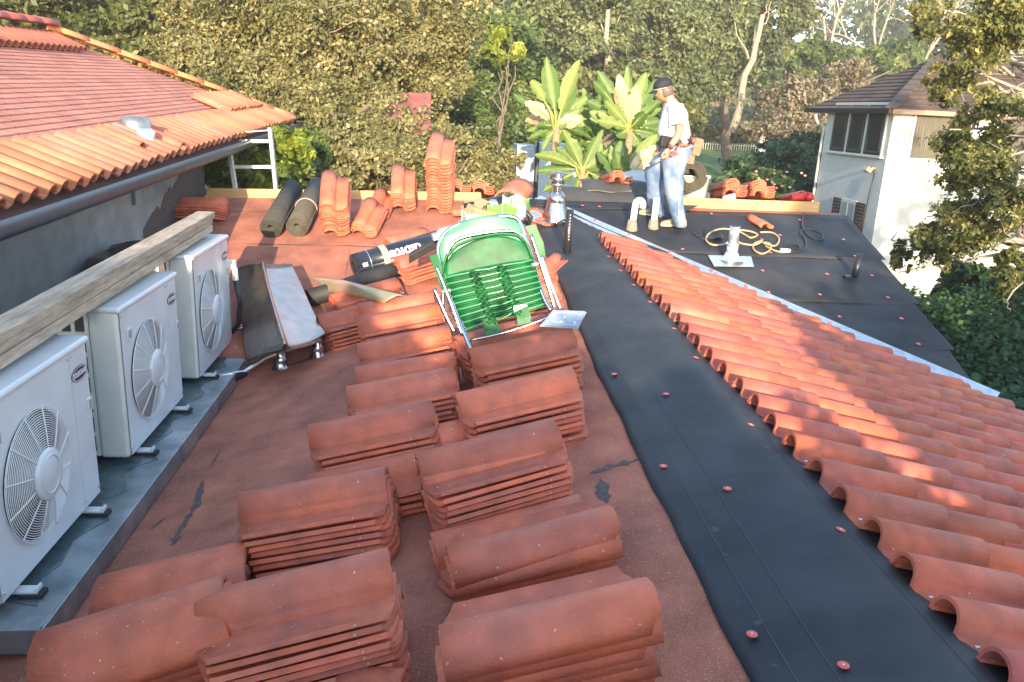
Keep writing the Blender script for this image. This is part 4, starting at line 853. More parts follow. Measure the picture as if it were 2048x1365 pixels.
# wooded backdrop
n=90000; X=rng.uniform(-95,110,n); Yy=rng.uniform(64,135,n); hh=rng.random(n)**.5
base=np.array([zg(float(x),float(y)) for x,y in zip(X[:],Yy[:])]); hump=4.5+2.8*np.sin(X*.23+Yy*.11)+2.0*np.sin(X*.51-Yy*.3)+1.5*np.sin(X*1.1+Yy*.7); vis=(X>18)&(X<55); hump=np.where(vis,hump*.25,hump*1.5+5)
Z=base+hh*hump; lo=leafobj('wooded_hillside',np.stack([X,Yy,Z],1),rng.normal(size=(n,3))+np.array([0,-.5,.5]),rng.uniform(.35,.8,n),rng.normal(.5,.2,n)+.15*np.sin(X*.4)*np.sin(Yy*.3),LIVE); lo['kind']='stuff'
# added unseen hedge and trees behind the camera, shaped to shade the near roof
SHD=OAKD
def shade(label,name,cols,n,leaf,cat,y=-4,yr=.8):
    t=thing(name,label,cat,((cols[0][0]+cols[-1][1])/2,y,-4.9)); P=[]
    for x0,x1,z1,dens in cols:
        k=int(n*dens*(x1-x0)); x=rng.uniform(x0,x1,k); top=z1+.12*np.sin(x*5)+.1*np.sin(x*11+1)+rng.normal(0,.05,k); z=top-rng.random(k)**1.4*3.6; P.append(np.stack([x,y+rng.uniform(-yr,yr,k),z],1))
    P=np.concatenate(P); leafobj('crown',P,rng.normal(size=(len(P),3))+np.array([0,-.8,.2]),leaf*rng.uniform(.6,1.3,len(P)),rng.normal(.5,.2,len(P)),SHD,t)
    mb=MB(); 
    for x0,x1,z1,dens in cols: limb(mb,((x0+x1)/2,y,-4.9),((x0+x1)/2,y,z1-.6),.12,.03,.03)
    mb.build('trunk',BARK,t)
shade('unseen hedge added behind the photographer, top cut to shade the near roof','hedge',[(-6,-2.6,.25,1),(-2.6,-.9,.62,1),(-.9,.6,.38,1),(.6,1.2,.30,1),(1.2,2.4,-.02,1),(2.4,3.6,.45,1),(3.6,12,.55,1)],3200,.12,'hedge')
# unseen patchy trees added further back, placed to dapple back wing and white house
b=[(3.6+1.5*i+random.uniform(-.4,.4),-7+random.uniform(-1,1),1.6+1.1*(i%3)+random.uniform(-.4,.4),1.1,1.0,.7) for i in range(8)]
b2=[(9.6+1.0*i,-8+random.uniform(-1,1),random.uniform(3.2,6.2),.7,.8,.5) for i in range(10)]
tree('unseen_dapple_tree','unseen taller airy tree added behind the photographer for dappled shade, farther right',b2,3600,.12,OAKD,(13,-8,-4.9),.15,None,clump=.30,perclump=40,shell=.3)
tree('unseen_dapple_tree','unseen loose crowned tree added behind the photographer for dappled shade, right side',b,4600,.12,OAKD,(8,-7,-4.9),.2,None,clump=.28,perclump=60,shell=.3)
# ---- bird of paradise / banana like plants
BAN=leafmat('banana_leaf',(.028,.065,.014),(.085,.155,.035),(.26,.33,.10),.25)
BANP=mat('leaf_stalk',(.24,.27,.07),.5,var=.2,vscale=6); BANT=mat('fibrous_stem',(.34,.24,.13),.9,base2=(.20,.14,.08),vscale=6,var=.3,bump=.8,bscale=18,stretch=(2,2,8)); DRYL=mat('dried_leaf',(.45,.34,.2),.8,var=.3,vscale=6)
def banana(name_lab,px,Y,py_base,py_crown,leaves,seed,stem=.085,tshade=.5):
    random.seed(seed); base=atY(px,py_base,Y); crown=atY(px+leaves[0],py_crown,Y); t=thing('banana_plant',name_lab,'plant',(base.x,base.y,-4.8),'broad leaved banana plants behind the roof')
    mb=MB(); pts=limb(mb,(base.x,base.y,-4.8),crown,stem*1.1,stem*.7,.01,8,9); mb.build('stem',BANT,t)
    ex_=[(px+random.uniform(-85,85),py_crown+random.uniform(-75,50),random.uniform(.4,.7),random.uniform(.15,.24),random.uniform(-.1,.7)) for _ in range(14)]
    for (tx,ty,ln,wd,dy) in leaves[1]+ex_:
        tip=atY(tx,ty,Y+dy); d=tip-crown; Ltot=d.length; mid=crown+d*max(.12,1-ln/Ltot); mid+=Vector((0,0,.05*Ltot))
        lb=MB(); 
        side=d.cross(Vector((random.uniform(-.3,.3),-1,random.uniform(.0,.5)))).normalized(); up=side.cross(d).normalized()
        if up.dot(Vector((0,-1,.3)))<0: up=-up
        tw=random.uniform(-.5,.5); side=(side*math.cos(tw)+up*math.sin(tw)); up=d.cross(side).normalized()
        arch=random.uniform(.02,.10)*Ltot; vs=[];NV=14
        tear=[1-random.random()**6*.5 for _ in range(NV+1)]
        for i in range(NV+1):
            v=i/NV; wv=wd*(math.sin(math.pi*min(1,(v*.93+.055)))**.62)*(1-.15*v); p=mid.lerp(tip,v)+Vector((0,0,-arch*v*v*1.6+arch*v))
            for u in (-1,-.5,0,.5,1):
                fold=.30*abs(u)*wv*.5; ww=wv*.5*u*(tear[i] if abs(u)==1 else 1); vs.append(p+side*ww+up*fold+up*.008*math.sin(i*2.2+u*2))
        fs=[(i*5+j,i*5+j+1,(i+1)*5+j+1,(i+1)*5+j) for i in range(NV) for j in range(4)]
        lb.add(vs,fs,0,True); dry=random.random()<.10
        o=lb.build('leaf',DRYL if dry else BAN,t); a=o.data.attributes.new('tint','FLOAT','POINT'); tt=random.uniform(.35,.85); a.data.foreach_set('value',[tt+(.25 if k%5==2 else 0) for k in range(len(vs))])
        pb=MB(); pb.tube([crown-Vector((0,0,.18)),crown.lerp(mid,.5)+Vector((0,0,.02)),mid,mid.lerp(tip,.6)+Vector((0,0,arch*.2))],[.028,.020,.015,.006],6); pb.build('stalk',BANP,o)
banana('tall banana plant with two upright leaves, leftmost of the clump',1105,13,400,255,(8,[(1093,112,.85,.30,0),(1160,116,.9,.30,.1),(1062,155,.45,.20,-.2),(1050,200,.5,.24,.1),(1150,160,.8,.28,.3),(1080,172,.55,.2,.3),(1185,185,.75,.26,.2),(1130,170,.8,.25,.5),(1165,235,.6,.26,-.1)]),4)
banana('banana plant with the densest fan of pale leaves, beside the man',1255,12.6,390,262,(4,[(1195,140,.95,.26,.1),(1238,142,1.0,.24,0),(1256,125,1.0,.20,.1),(1293,138,1.0,.26,.2),(1310,160,.8,.26,.3),(1187,158,.7,.22,-.1),(1210,200,.8,.24,-.2),(1320,200,.7,.26,0),(1180,220,.65,.26,.2),(1326,240,.6,.24,.1),(1230,170,.9,.22,-.3),(1275,165,.95,.26,-.2),(1195,240,.5,.22,-.2),(1330,275,.5,.22,-.1),(1218,250,.6,.25,.2),(1290,225,.6,.24,-.3)]),9)
banana('middle banana plant between the tall one and the dense fan',1190,13.4,395,290,(2,[(1168,170,.9,.28,.2),(1215,190,.8,.26,.3),(1150,215,.7,.26,.1),(1225,235,.6,.26,0),(1140,250,.6,.24,0),(1200,180,.9,.25,.5),(1175,245,.6,.25,-.2)]),15)
banana('low banana plant with dark arching leaves above the metal chimney',1165,12,400,345,(0,[(1125,255,.8,.22,0),(1205,255,.8,.20,0),(1070,305,.55,.2,-.1),(1100,310,.6,.22,.2),(1150,290,.5,.2,.2),(1215,300,.6,.2,.1),(1195,285,.6,.22,.3),(1075,340,.5,.2,.2)]),21,.06)
banana('low banana plant with two big leaves left of the man',1245,11.6,400,372,(6,[(1242,275,.75,.26,.1),(1312,285,.85,.24,.1),(1315,262,.9,.26,.5),(1232,300,.6,.24,-.1),(1195,300,.6,.24,.3),(1222,290,.6,.2,.4)]),27,.06)
# ================================================================== FOLDED LOUNGE CHAIR
YC=5.0
def cp(x,y,dy=0): return atY(x,y,YC+dy)
c=thing('folding_chair','folded reclining garden chair with green vinyl straps and chrome tube frame, leaning on tile piles','chair',cp(1000,700))
def tubepx(pts,r,name,m,par=c,seg=12):
    mb=MB(); P=[cp(*p) for p in pts]; Q=[]
    for i in range(len(P)-1):      # smooth the bends (Catmull-Rom)
        a=P[max(i-1,0)];b=P[i];d=P[i+1];e=P[min(i+2,len(P)-1)]
        for k in range(6):
            t=k/6; Q.append(.5*((2*b)+(d-a)*t+(2*a-5*b+4*d-e)*t*t+(3*b-a-3*d+e)*t**3))
    Q.append(P[-1]); mb.tube(Q,r,seg); return mb.build(name,m,par)
# outer back frame
tubepx([(953,720,-.25),(938,690,-.18),(918,640,-.08),(897,580,.02),(882,530,.08),(876,500,.12),(884,475,.14),(905,455,.16),(950,440,.17),(1000,433,.17),(1030,436,.17),(1042,450,.16),(1052,480,.13),(1066,530,.06),(1085,590,-.04),(1102,622,-.1)],.0145,'back_frame',CHROME)
tubepx([(893,640,.02),(886,600,.04),(890,540,.07),(896,505,.08),(915,480,.09),(960,468,.09),(1020,462,.09),(1048,475,.08),(1060,500,.07),(1072,545,.05),(1092,610,.0)],.012,'seat_frame',CHROME)
tubepx([(872,532,-.02),(900,602,-.08),(925,672,-.14)],.0125,'leg',CHROME); tubepx([(868,577,-.05),(892,632,-.1),(908,665,-.12)],.0125,'leg',CHROME)
tubepx([(1062,470,-.02),(1082,530,-.06),(1104,600,-.12),(1108,618,-.13)],.0125,'leg',CHROME); tubepx([(1082,512,-.05),(1100,565,-.08),(1122,622,-.12)],.0125,'leg',CHROME)
tubepx([(922,640,-.05),(935,678,-.08),(940,684,-.1)],.011,'leg_brace',CHROME); tubepx([(940,681,-.07),(1000,668,-.08),(1064,648,-.08),(1098,634,-.08)],.006,'crossbar',CHROME)
for p in ((892,584,-.03),(1072,531,-.03)):
    mb=MB(); q=cp(*p); mb.tube([q-Vector((.03,0,-.0)),q+Vector((.03,0,.01))],.016,10); mb.build('hinge',STEEL,c)
# light green headrest with strap crease behind, dark green cover
def sheet(name,rows,m,sol=.006,nu=20,wav=0,par=c):
    flat=nu<6; mb=MB(); n=len(rows)-1
    def fn(u,v):
        k=min(int(v*n),n-1); t=v*n-k; a,b=rows[k],rows[k+1]; l=cp(*a[0]).lerp(cp(*b[0]),t); r=cp(*a[1]).lerp(cp(*b[1]),t); m_=cp(*a[2]).lerp(cp(*b[2]),t) if len(a)>2 else (l+r)/2
        w0=(1-u)*(1-2*u); w1=4*u*(1-u); w2=u*(2*u-1); p=l*w0+m_*w1+r*w2; return p+Vector((0,0 if flat else -.02*math.sin(math.pi*u),wav*math.sin(u*25+v*9)))
    mb.grid(fn,nu,max(6,n*5),0,not flat); return mb.build(name,m,par,solid=sol)
hr=sheet('headrest',[((903,458,.15),(1040,448,.15),(975,431,.17)),((884,478,.13),(1046,462,.13),(965,452,.15)),((879,505,.11),(1052,484,.11),(966,478,.13)),((885,545,.08),(1060,520,.08),(975,520,.1))],GREENL)
# printed palm fronds on the headrest
mb=MB(); q0=cp(940,482,.03)
for cx_,cy_ in ((945,480),(985,470)):
    for a in range(9):
        an=math.pi*a/8-.1; pts=[cp(cx_+(22*k/4)*math.cos(an),cy_-(14*k/4)*math.sin(an)+ (3*(k/4)**2*5),.105-.0) for k in range(5)]
        mb.tube(pts,[.0022,.002,.0018,.0012,.0006],4)
mb.build('palm_print',mat('print_green',(.12,.42,.22),.5),hr)
cv=sheet('seat_cover',[((905,507,.02),(1050,488,.02),(980,472,.04)),((890,530,.0),(1062,505,.0),(976,498,.02)),((888,556,-.02),(1066,520,-.02),(980,536,-.0)),],GREEND)
mb=MB(); P=[cp(*p) for p in ((887,556,-.03),(886,535,-.02),(893,513,-.01),(915,490,.0),(950,476,.01),(1000,467,.01),(1035,470,.01),(1052,484,.0),(1062,508,-.02),(1067,522,-.03))]; mb.tube(P,.008,8); mb.build('piping',GREENM,cv)
sheet('strap_backing',[((886,556,.012),(1067,520,.012)),((912,612,.01),(1081,568,.01)),((930,655,.008),(1092,604,.008))],GREEND,nu=12)
# thin vinyl strap lines
n=26
for i in range(n):
    t=i/(n-1); lx,ly=888+(932-888)*t,556+(664-556)*t; rx,ry=1066+(1093-1066)*t,520+(610-520)*t
    mb=MB(); pts=[]; sag=random.uniform(-.010,.010)
    for k in range(9):
        u=k/8; bx=lx+(rx-lx)*u; by=ly+(ry-ly)*u; pin=0
        for s0 in (.33,.64): pin+=math.exp(-((u-s0)/.05)**2)
        pts.append(cp(bx,by+random.uniform(-.8,.8)+(0 if pin<.3 else 1.5*((i%3)-1)),-.03+.006*(i%2)-.02*math.sin(math.pi*u)))
    mb.tube(pts,.0062,6); mb.build('strap',GREEND if i%3 else mat('clear_green',(.05,.30,.13),.3,coat=.3) if i==0 else MATS.get('clear_green',GREEND),c)
for s0,wpx in ((.33,9),(.64,10)):   # lacing knots
    mb=MB()
    for i in range(34):
        t=i/33; x=888+(932-888)*t+(178-17*t)*s0; y=556+(664-556)*t-(36+18*t)*s0; q=cp(x+4*math.sin(i*1.9),y,-.055)
        mb.tube([q+Vector((-.022,0,-.006)),q+Vector((0,-.012,.008)),q+Vector((.022,0,-.004))],.0065,6)
    mb.build('lacing',GREEND,c)
sheet('strap_flap',[((965,640,-.05),(988,634,-.05)),((968,663,-.06),(1000,655,-.06)),((972,672,-.07),(999,667,-.07))],GREEND,nu=4)
sheet('strap_flap',[((1032,612,-.05),(1052,604,-.05)),((1034,640,-.06),(1062,632,-.06)),((1036,652,-.07),(1061,645,-.07))],GREEND,nu=4)
sheet('strap_flap',[((1028,612,-.09),(1052,608,-.09)),((1028,625,-.10),(1056,612,-.10))],PLAST,nu=4)
# armrests
sheet('armrest',[((858,512,-.02),(874,508,-.0)),((876,560,-.03),(892,552,-.02)),((884,582,-.04),(899,578,-.02))],GREENM,.012,nu=4)
sheet('armrest',[((1050,453,-.0),(1070,449,-.0)),((1068,490,-.02),(1087,486,-.02)),((1078,522,-.04),(1091,512,-.03))],GREENM,.012,nu=4)
# dark cloth bag behind the left front leg
# ================================================================== plastic vent cover on the right row
q=[cp(*p) for p in ((1079,654,-.28),(1156,659,-.30),(1173,626,-.14),(1104,623,-.12))]
c=thing('plastic_cover','square translucent plastic cover plate resting on the pile below the chair','plastic plate',q[0])
nrm=(q[1]-q[0]).cross(q[3]-q[0]).normalized(); nrm=nrm if nrm.z>0 else -nrm; mb=MB(); mb.prism(q,nrm*.008); mb.build('plate',PLAST,c,bevel=.003)
ctr=sum(q,Vector())/4; mb=MB(); mb.prism([ctr+(p-ctr)*.93+nrm*.008 for p in q],nrm*.010); mb.build('raised_rim',PLAST,c,bevel=.003)
u_=(q[1]-q[0]).normalized(); v_=(q[3]-q[0]).normalized(); mb=MB(); mb.tube([ctr+nrm*.02+u_*.095*math.cos(a)+v_*.06*math.sin(a)*1.1 for a in np.linspace(0,2*math.pi,25)],.003,6,cap=False); mb.build('embossed_ring',mat('ring_plastic',(.42,.48,.55),.3),c)  # ring in a paler plastic than the plate
mb=MB(); 
for sx,sy in((0,0),(.085,-.06),(-.085,-.06),(0,-.055)): mb.lathe([(.008,0),(.008,.008),(0,.009)],ctr+nrm*.018+u_*sx+v_*sy,8)
mb.build('clips',STEEL,c)
# ================================================================== ROLLS
def roll(lab,a,b,r,m,name='felt_roll',core=.35,Fz=ZT,pa=None,pb=None,seg=32,band=None,gr=None,hollow=True,flap=True):
    A=pa or (on(Fz,*a)+Vector((0,0,r))); B=pb or (on(Fz,*b)+Vector((0,0,r))); d=(B-A).normalized(); L_=(B-A).length; t=thing(name,lab,'roll',A-Vector((0,0,r)),gr)
    z=d; x=z.cross(Vector((0,0,1))).normalized(); y=x.cross(z); M=Matrix.Translation(A)@Matrix((x,y,z)).transposed().to_4x4()
    mb=MB(); turns=5; path=[]
    for i in range(turns*20+1):
        th=2*math.pi*i/20; rr=r*core+(r-r*core)*i/(turns*20); path.append((rr*math.cos(th),rr*math.sin(th)))
    vs=[M@Vector((x_,y_,z_)) for z_ in(0,L_) for x_,y_ in path]; n=len(path)
    mb.add(vs,[(i,i+1,n+i+1,n+i) for i in range(n-1)],0,True)
    o=mb.build('sheet',m,t,solid=(r-r*core)/turns*.72)
    if band is not None:
        for bb in band:
            q=MB(); q.tube([M@Vector(((r+.004)*math.cos(th),(r+.004)*math.sin(th),L_*bb)) for th in np.linspace(0,2*math.pi,25)],.007,6,cap=False); q.build('strap',mat('pink_string',(.7,.3,.28),.6),t)
    return t,M,L_
FELTG=mat('mineral_roll',(.060,.056,.042),.9,base2=(.045,.045,.04),vscale=3,var=.2,bump=.5,bscale=120); TANR=mat('tan_roll',(.085,.076,.055),.9,var=.2,bump=.5,bscale=100)
roll('dark grey roll of roofing felt lying up the slope, left of the banded one',(541,478),(586,396),.115,FELTG,gr='felt rolls by the left board')
roll('grey brown roll of roofing felt with pink band, beside the tall tile pile',(594,476),(636,392),.12,TANR,gr='felt rolls by the left board',band=[.42])
# lettered torch-down roll lying across
A=atY(708,533,7.9); B=atY(905,476,8.35); t,M,L_=roll('long black roll with white upside-down lettering and paper band, under loose tiles',None,None,.125,mat('roll_wrapper',(.014,.018,.028),.28,coat=.4),pa=A,pb=B,core=.5)
mb=MB()
for bb in (.30,): mb.tube([M@Vector((.134*math.cos(th),.134*math.sin(th),L_*bb+dz)) for dz in(0,) for th in (0,)]+[M@Vector((.134,0,L_*bb+.0001))],.001,4)
mb=MB(); n=32
mb.add([M@Vector((.133*math.cos(2*math.pi*k/n),.133*math.sin(2*math.pi*k/n),L_*b_)) for b_ in(.25,.31) for k in range(n)],[(k,(k+1)%n,n+(k+1)%n,n+k) for k in range(n)],0,True); mb.build('paper_band',mat('band_paper',(.40,.36,.28),.6,var=.35,vscale=14),t)
for bb in (.13,):
    mb=MB(); mb.tube([M@Vector((.132*math.cos(th),.132*math.sin(th),L_*bb)) for th in np.linspace(0,2*math.pi,33)],.0035,5,cap=False); mb.build('band_wire',STEEL,t)
def wrap_text(s,size,zc,ang,M,r,flip=True):
    me=text_mesh(s,size,0,True)
    bm=bmesh.new(); bm.from_mesh(me)
    bmesh.ops.triangulate(bm,faces=bm.faces); bmesh.ops.subdivide_edges(bm,edges=bm.edges,cuts=1)
    for v in bm.verts:
        x,y=v.co.x,v.co.y
        if flip: x,y=-x,-y
        th=ang+y/r; v.co=M@Vector((r*math.cos(th),r*math.sin(th),zc+x))
    bm.to_mesh(me); bm.free(); me.transform(Matrix.Translation(-ROOT[t.name])); me.materials.append(WHITE); o=bpy.data.objects.new('lettering',me); col.objects.link(o); o.parent=t; ROOT[o.name]=ROOT[t.name]
# side of the roll facing the camera
cdir=M.to_3x3().inverted()@(Vector((0,0,0))-(A+B)/2).normalized(); ang=math.atan2(cdir.y,cdir.x)
sgn=1 if (M.to_3x3()@Vector((math.cos(ang+.1),math.sin(ang+.1),0))-M.to_3x3()@Vector((math.cos(ang),math.sin(ang),0))).z>0 else -1
def wt(s,size,zc,da):
    me=text_mesh(s,size,0,True); bm=bmesh.new(); bm.from_mesh(me); bmesh.ops.triangulate(bm,faces=bm.faces); bmesh.ops.subdivide_edges(bm,edges=bm.edges,cuts=1); r=.137
    for v in bm.verts:
        x,y=-v.co.x,-v.co.y; th=ang+da+sgn*y/r; v.co=M@Vector((r*math.cos(th),r*math.sin(th),zc+x))
    bm.to_mesh(me); bm.free(); me.transform(Matrix.Translation(-ROOT[t.name])); me.materials.append(WHITE); o=bpy.data.objects.new('lettering',me); col.objects.link(o); o.parent=t; ROOT[o.name]=ROOT[t.name]
wt('dibite',.155,L_*.47,.0); wt('SB',.055,L_*.07,-.1)
roll('plain black slim roll lying below the lettered roll',None,None,.075,FELT,pa=atY(735,553,7.7),pb=atY(800,527,7.9),core=.6) if 0 else None
mb=MB(); mb.tube([on(ZT,615,598,.09),on(ZT,690,575,.09),on(ZT,765,548,.10),on(ZT,850,520,.12)],[.085,.085,.082,.08],18); single('black_tube',mb,FELT,'slim black roll running from the bent copper strip under the lettered roll','roll')
mb=MB(); A=cp(818,528,1.55); B=cp(885,492,1.55); mb.hexa([A,B,B+Vector((0,.12,0)),A+Vector((0,.12,0))],[A+Vector((0,-.02,.075)),B+Vector((0,-.02,.085)),B+Vector((0,.12,.085)),A+Vector((0,.12,.075))]); single('felt_strip',mb,FELT,'folded black felt strip on tiles left of the chair armrest','felt strip',bevel=.01)
# bent copper coloured strip
A_=[on(ZT,612,553,.10),on(ZT,685,560,.25),on(ZT,810,592,.32)]; B_=[on(ZT,650,583,.12),on(ZT,700,590,.24),on(ZT,770,607,.30)]
mb=MB(); mb.grid(lambda u,v:(A_[0].lerp(A_[1],min(u*2,1)) if u<.5 else A_[1].lerp(A_[2],u*2-1)).lerp(B_[0].lerp(B_[1],min(u*2,1)) if u<.5 else B_[1].lerp(B_[2],u*2-1),v)+Vector((0,0,.03*math.sin(v*3.1))),16,5); single('metal_strip',mb,mat('copper_strip',(.62,.36,.26),.35,.6,base2=(.50,.42,.2),vscale=2,var=.1),'bent pinkish brown metal strip lying across tiles right of ridge flashing','sheet metal',solid=.005)
# ================================================================== LADDER
c=thing('ladder','top of an aluminium ladder rising behind the left board','ladder',atY(500,380,10.6)-Vector((0,0,3.5)))
La=[atY(452,256,10.9),atY(540,256,10.9)]; Lb=[atY(472,385,10.45),atY(553,385,10.45)]
for a,b in zip(La,Lb):
    d=(b-a).normalized(); e=a+d*4.2; mb=MB(); mb.hexa([e+Vector((x,y,0)) for x,y in((-.02,-.05),(.02,-.05),(.02,.05),(-.02,.05))],[a+Vector((x,y,0)) for x,y in((-.02,-.05),(.02,-.05),(.02,.05),(-.02,.05))]); mb.build('rail',mat('aluminium',(.72,.70,.64),.4,.5) if 'aluminium' not in MATS else MATS['aluminium'],c)
for k,t_ in enumerate((.20,.60,1.0,1.4,1.8)):
    a=La[0].lerp(Lb[0],t_); b=La[1].lerp(Lb[1],t_); mb=MB(); mb.hexa([a+Vector((0,-.02,-.03)),b+Vector((0,-.02,-.03)),b+Vector((0,.03,-.03)),a+Vector((0,.03,-.03))],[a+Vector((0,-.02,.012)),b+Vector((0,-.02,.012)),b+Vector((0,.03,.012)),a+Vector((0,.03,.012))]); mb.build('rung',MATS['aluminium'],c,bevel=.004)
mb=MB(); mb.tube([La[0]+Vector((0,-.03,-.03)),La[0].lerp(La[1],.5)+Vector((0,-.03,-.05)),La[1]+Vector((0,-.03,-.03))],.008,6); mb.build('rope',WHITE,c)
# ================================================================== tool clutter behind the chair
def at(x,y,Y): return atY(x,y,Y)
YT=7.2
c=thing('tool_bag','tool bag with black carrying bar, round black head and green and white rags','tool bag',at(1010,440,YT))
mb=MB(); mb.tube([at(938,412,YT-.1),at(960,408,YT),at(1000,398,YT),at(1030,395,YT),at(1035,412,YT)],[.026,.022,.022,.024,.02],10); mb.tube([at(937,405,YT-.1),at(940,425,YT-.1)],.05,12); mb.build('carrying_bar',BLACK,c)
mb=MB(); mb.lathe([(.0,-.12),(.08,-.1),(.12,0),(.09,.09),(0,.12)],at(1005,415,YT+.05),16); mb.build('round_head',mat('black_gloss',(.012,.012,.014),.15,coat=.5),c)
mb=MB(); mb.lathe([(0,.0),(.05,.01),(.05,.04),(0,.05)],at(985,411,YT-.08),12,0,Matrix.Rotation(1.3,4,'X')); mb.build('metal_knob',STEEL,c)
mb=MB(); mb.box(at(995,440,YT+.1),(.55,.35,.22),rot=(.1,-.2,.3)); mb.build('bag_body',mat('bag_canvas',(.30,.11,.08),.9,var=.3,vscale=5,bump=.6),c,bevel=.03)
for (x,y,w_,h_,m,nm) in ((1005,425,.20,.09,LIMEC:=mat('lime_cloth',(.16,.40,.07),.8,bump=.5,bscale=20),'green_rag'),(1028,420,.16,.17,mat('white_cloth',(.30,.35,.36),.85,bump=.5,bscale=20),'white_rag'),(1040,408,.12,.08,LIMEC,'green_rag'),(938,437,.10,.10,MATS['white_cloth'],'white_rag')):
    mb=MB(); q=at(x,y,YT-.15); ph=random.random()*6
    mb.grid(lambda u,v:(q.x+(u-.5)*w_*1.4,q.y-.04*math.sin(u*7+ph)-.05*v,q.z+(v-.5)*h_*1.5+.02*math.sin(u*9+ph)),12,8); mb.build(nm,m,c,solid=.006)
mb=MB(); mb.tube([at(1040,430,YT-.1),at(1052,424,YT-.15),at(1062,435,YT-.15),at(1056,452,YT-.15)],.022,8); mb.build('black_handle',BLACK,c)
mb=MB(); mb.tube([at(1040,425,YT-.1),at(1048,445,YT-.2)],.03,8); mb.build('black_clamp',BLACK,c)
mb=MB(); q=at(962,430,YT-.1); mb.box(q,(.30,.20,.13),rot=(.2,.25,.5)); mb.box(q+Vector((-.06,-.02,.09)),(.18,.2,.008),rot=(.2,-.6,.5)); o=single('carton',mb,mat('cardboard',(.40,.27,.15),.8,var=.15,vscale=6),'small open cardboard carton left of the tool bag','box')
mb=MB(); mb.box(at(958,440,YT-.3),(.26,.01,.08),rot=(0,.1,.5)); o2=mb.build('carton_label',mat('carton_print',(.55,.57,.58),.6),o); 
mb=MB(); A=at(880,466,6.2);B=at(925,452,6.5); mb.tube([A,B],.03,6); mb.box(A.lerp(B,.4)+Vector((0,-.02,-.02)),(.28,.07,.05),rot=(0,-.25,.2)); single('caulk_tube',mb,PLAST,'pale blue white sealant tubes lying left of the chair top','tube')
# ================================================================== cords
def cord(lab,px,r,m,Fz=ZB,h=.05,name='extension_cord'):
    P=[on(Fz,x,y,h+(.006*(i%2))) for i,(x,y) in enumerate(px)]; Q=[]
    for i in range(len(P)-1):
        a=P[max(i-1,0)];b=P[i];d=P[i+1];e=P[min(i+2,len(P)-1)]
        for k in range(5): t=k/5; Q.append(.5*((2*b)+(d-a)*t+(2*a-5*b+4*d-e)*t*t+(3*b-a-3*d+e)*t**3))
    mb=MB(); mb.tube(Q+[P[-1]],r,7); return single(name,mb,m,lab,'cord')
TANC=mat('tan_cord',(.46,.33,.17),.6)
cord('tan cord looping round the galvanised pipe and back',[(1474,460),(1500,463),(1515,470),(1502,476),(1490,470),(1474,462),(1445,458),(1420,466),(1412,480),(1425,490),(1447,489),(1466,480),(1485,488),(1510,490),(1525,482),(1508,488),(1508,500),(1524,508),(1540,500),(1540,488),(1526,486),(1550,492),(1558,478),(1545,466),(1520,465)],.011,TANC)
cord('thin tan cord rising over the right board',[(1530,492),(1550,502),(1566,505)],.010,TANC)
cord('black cord from the white plug to the right end of the board',[(1575,504),(1600,503),(1612,494),(1610,478),(1600,466),(1610,458),(1628,462),(1645,470),(1643,480),(1625,478),(1612,466),(1605,450),(1608,425)],.010,BLACK)
cord('short black cord left of the galvanised pipe',[(1440,476),(1405,478),(1385,466)],.009,BLACK)
cord('short black loop behind the white plug',[(1592,502),(1600,496),(1592,490),(1575,490),(1568,496)],.010,BLACK)
mb=MB(); q=on(ZB,1572,502,.07); mb.tube([q-Vector((.06,0,0)),q+Vector((.05,.01,0))],[.03,.022],10); single('cord_plug',mb,WHITE,'white cord plug on the black felt','plug')
mb=MB(); mb.prism([on(ZB,x,y,.045) for x,y in((1408,458),(1440,456),(1448,476),(1410,480))],(0,0,.006)); single('felt_scrap',mb,FELT,'square scrap of black felt left of the tan cord','felt scrap')
mb=MB(); q=atY(1600,395,10.3); mb.tube([q-Vector((.12,0,.02)),q+Vector((.08,0,.02))],.05,12); mb.tube([q+Vector((.08,0,.02)),q+Vector((.16,0,.0))],.06,12); single('red_power_tool',mb,mat('tool_red',(.65,.04,.03),.4),'red power tool lying at the right end of the right board','power tool')
mb=MB(); q=atY(1460,398,10.2); mb.tube([q-Vector((.10,0,0)),q+Vector((.06,0,.03))],[.03,.045],10); single('white_tube',mb,WHITE,'short white tube lying on the left tile pile beyond the right board','tube')
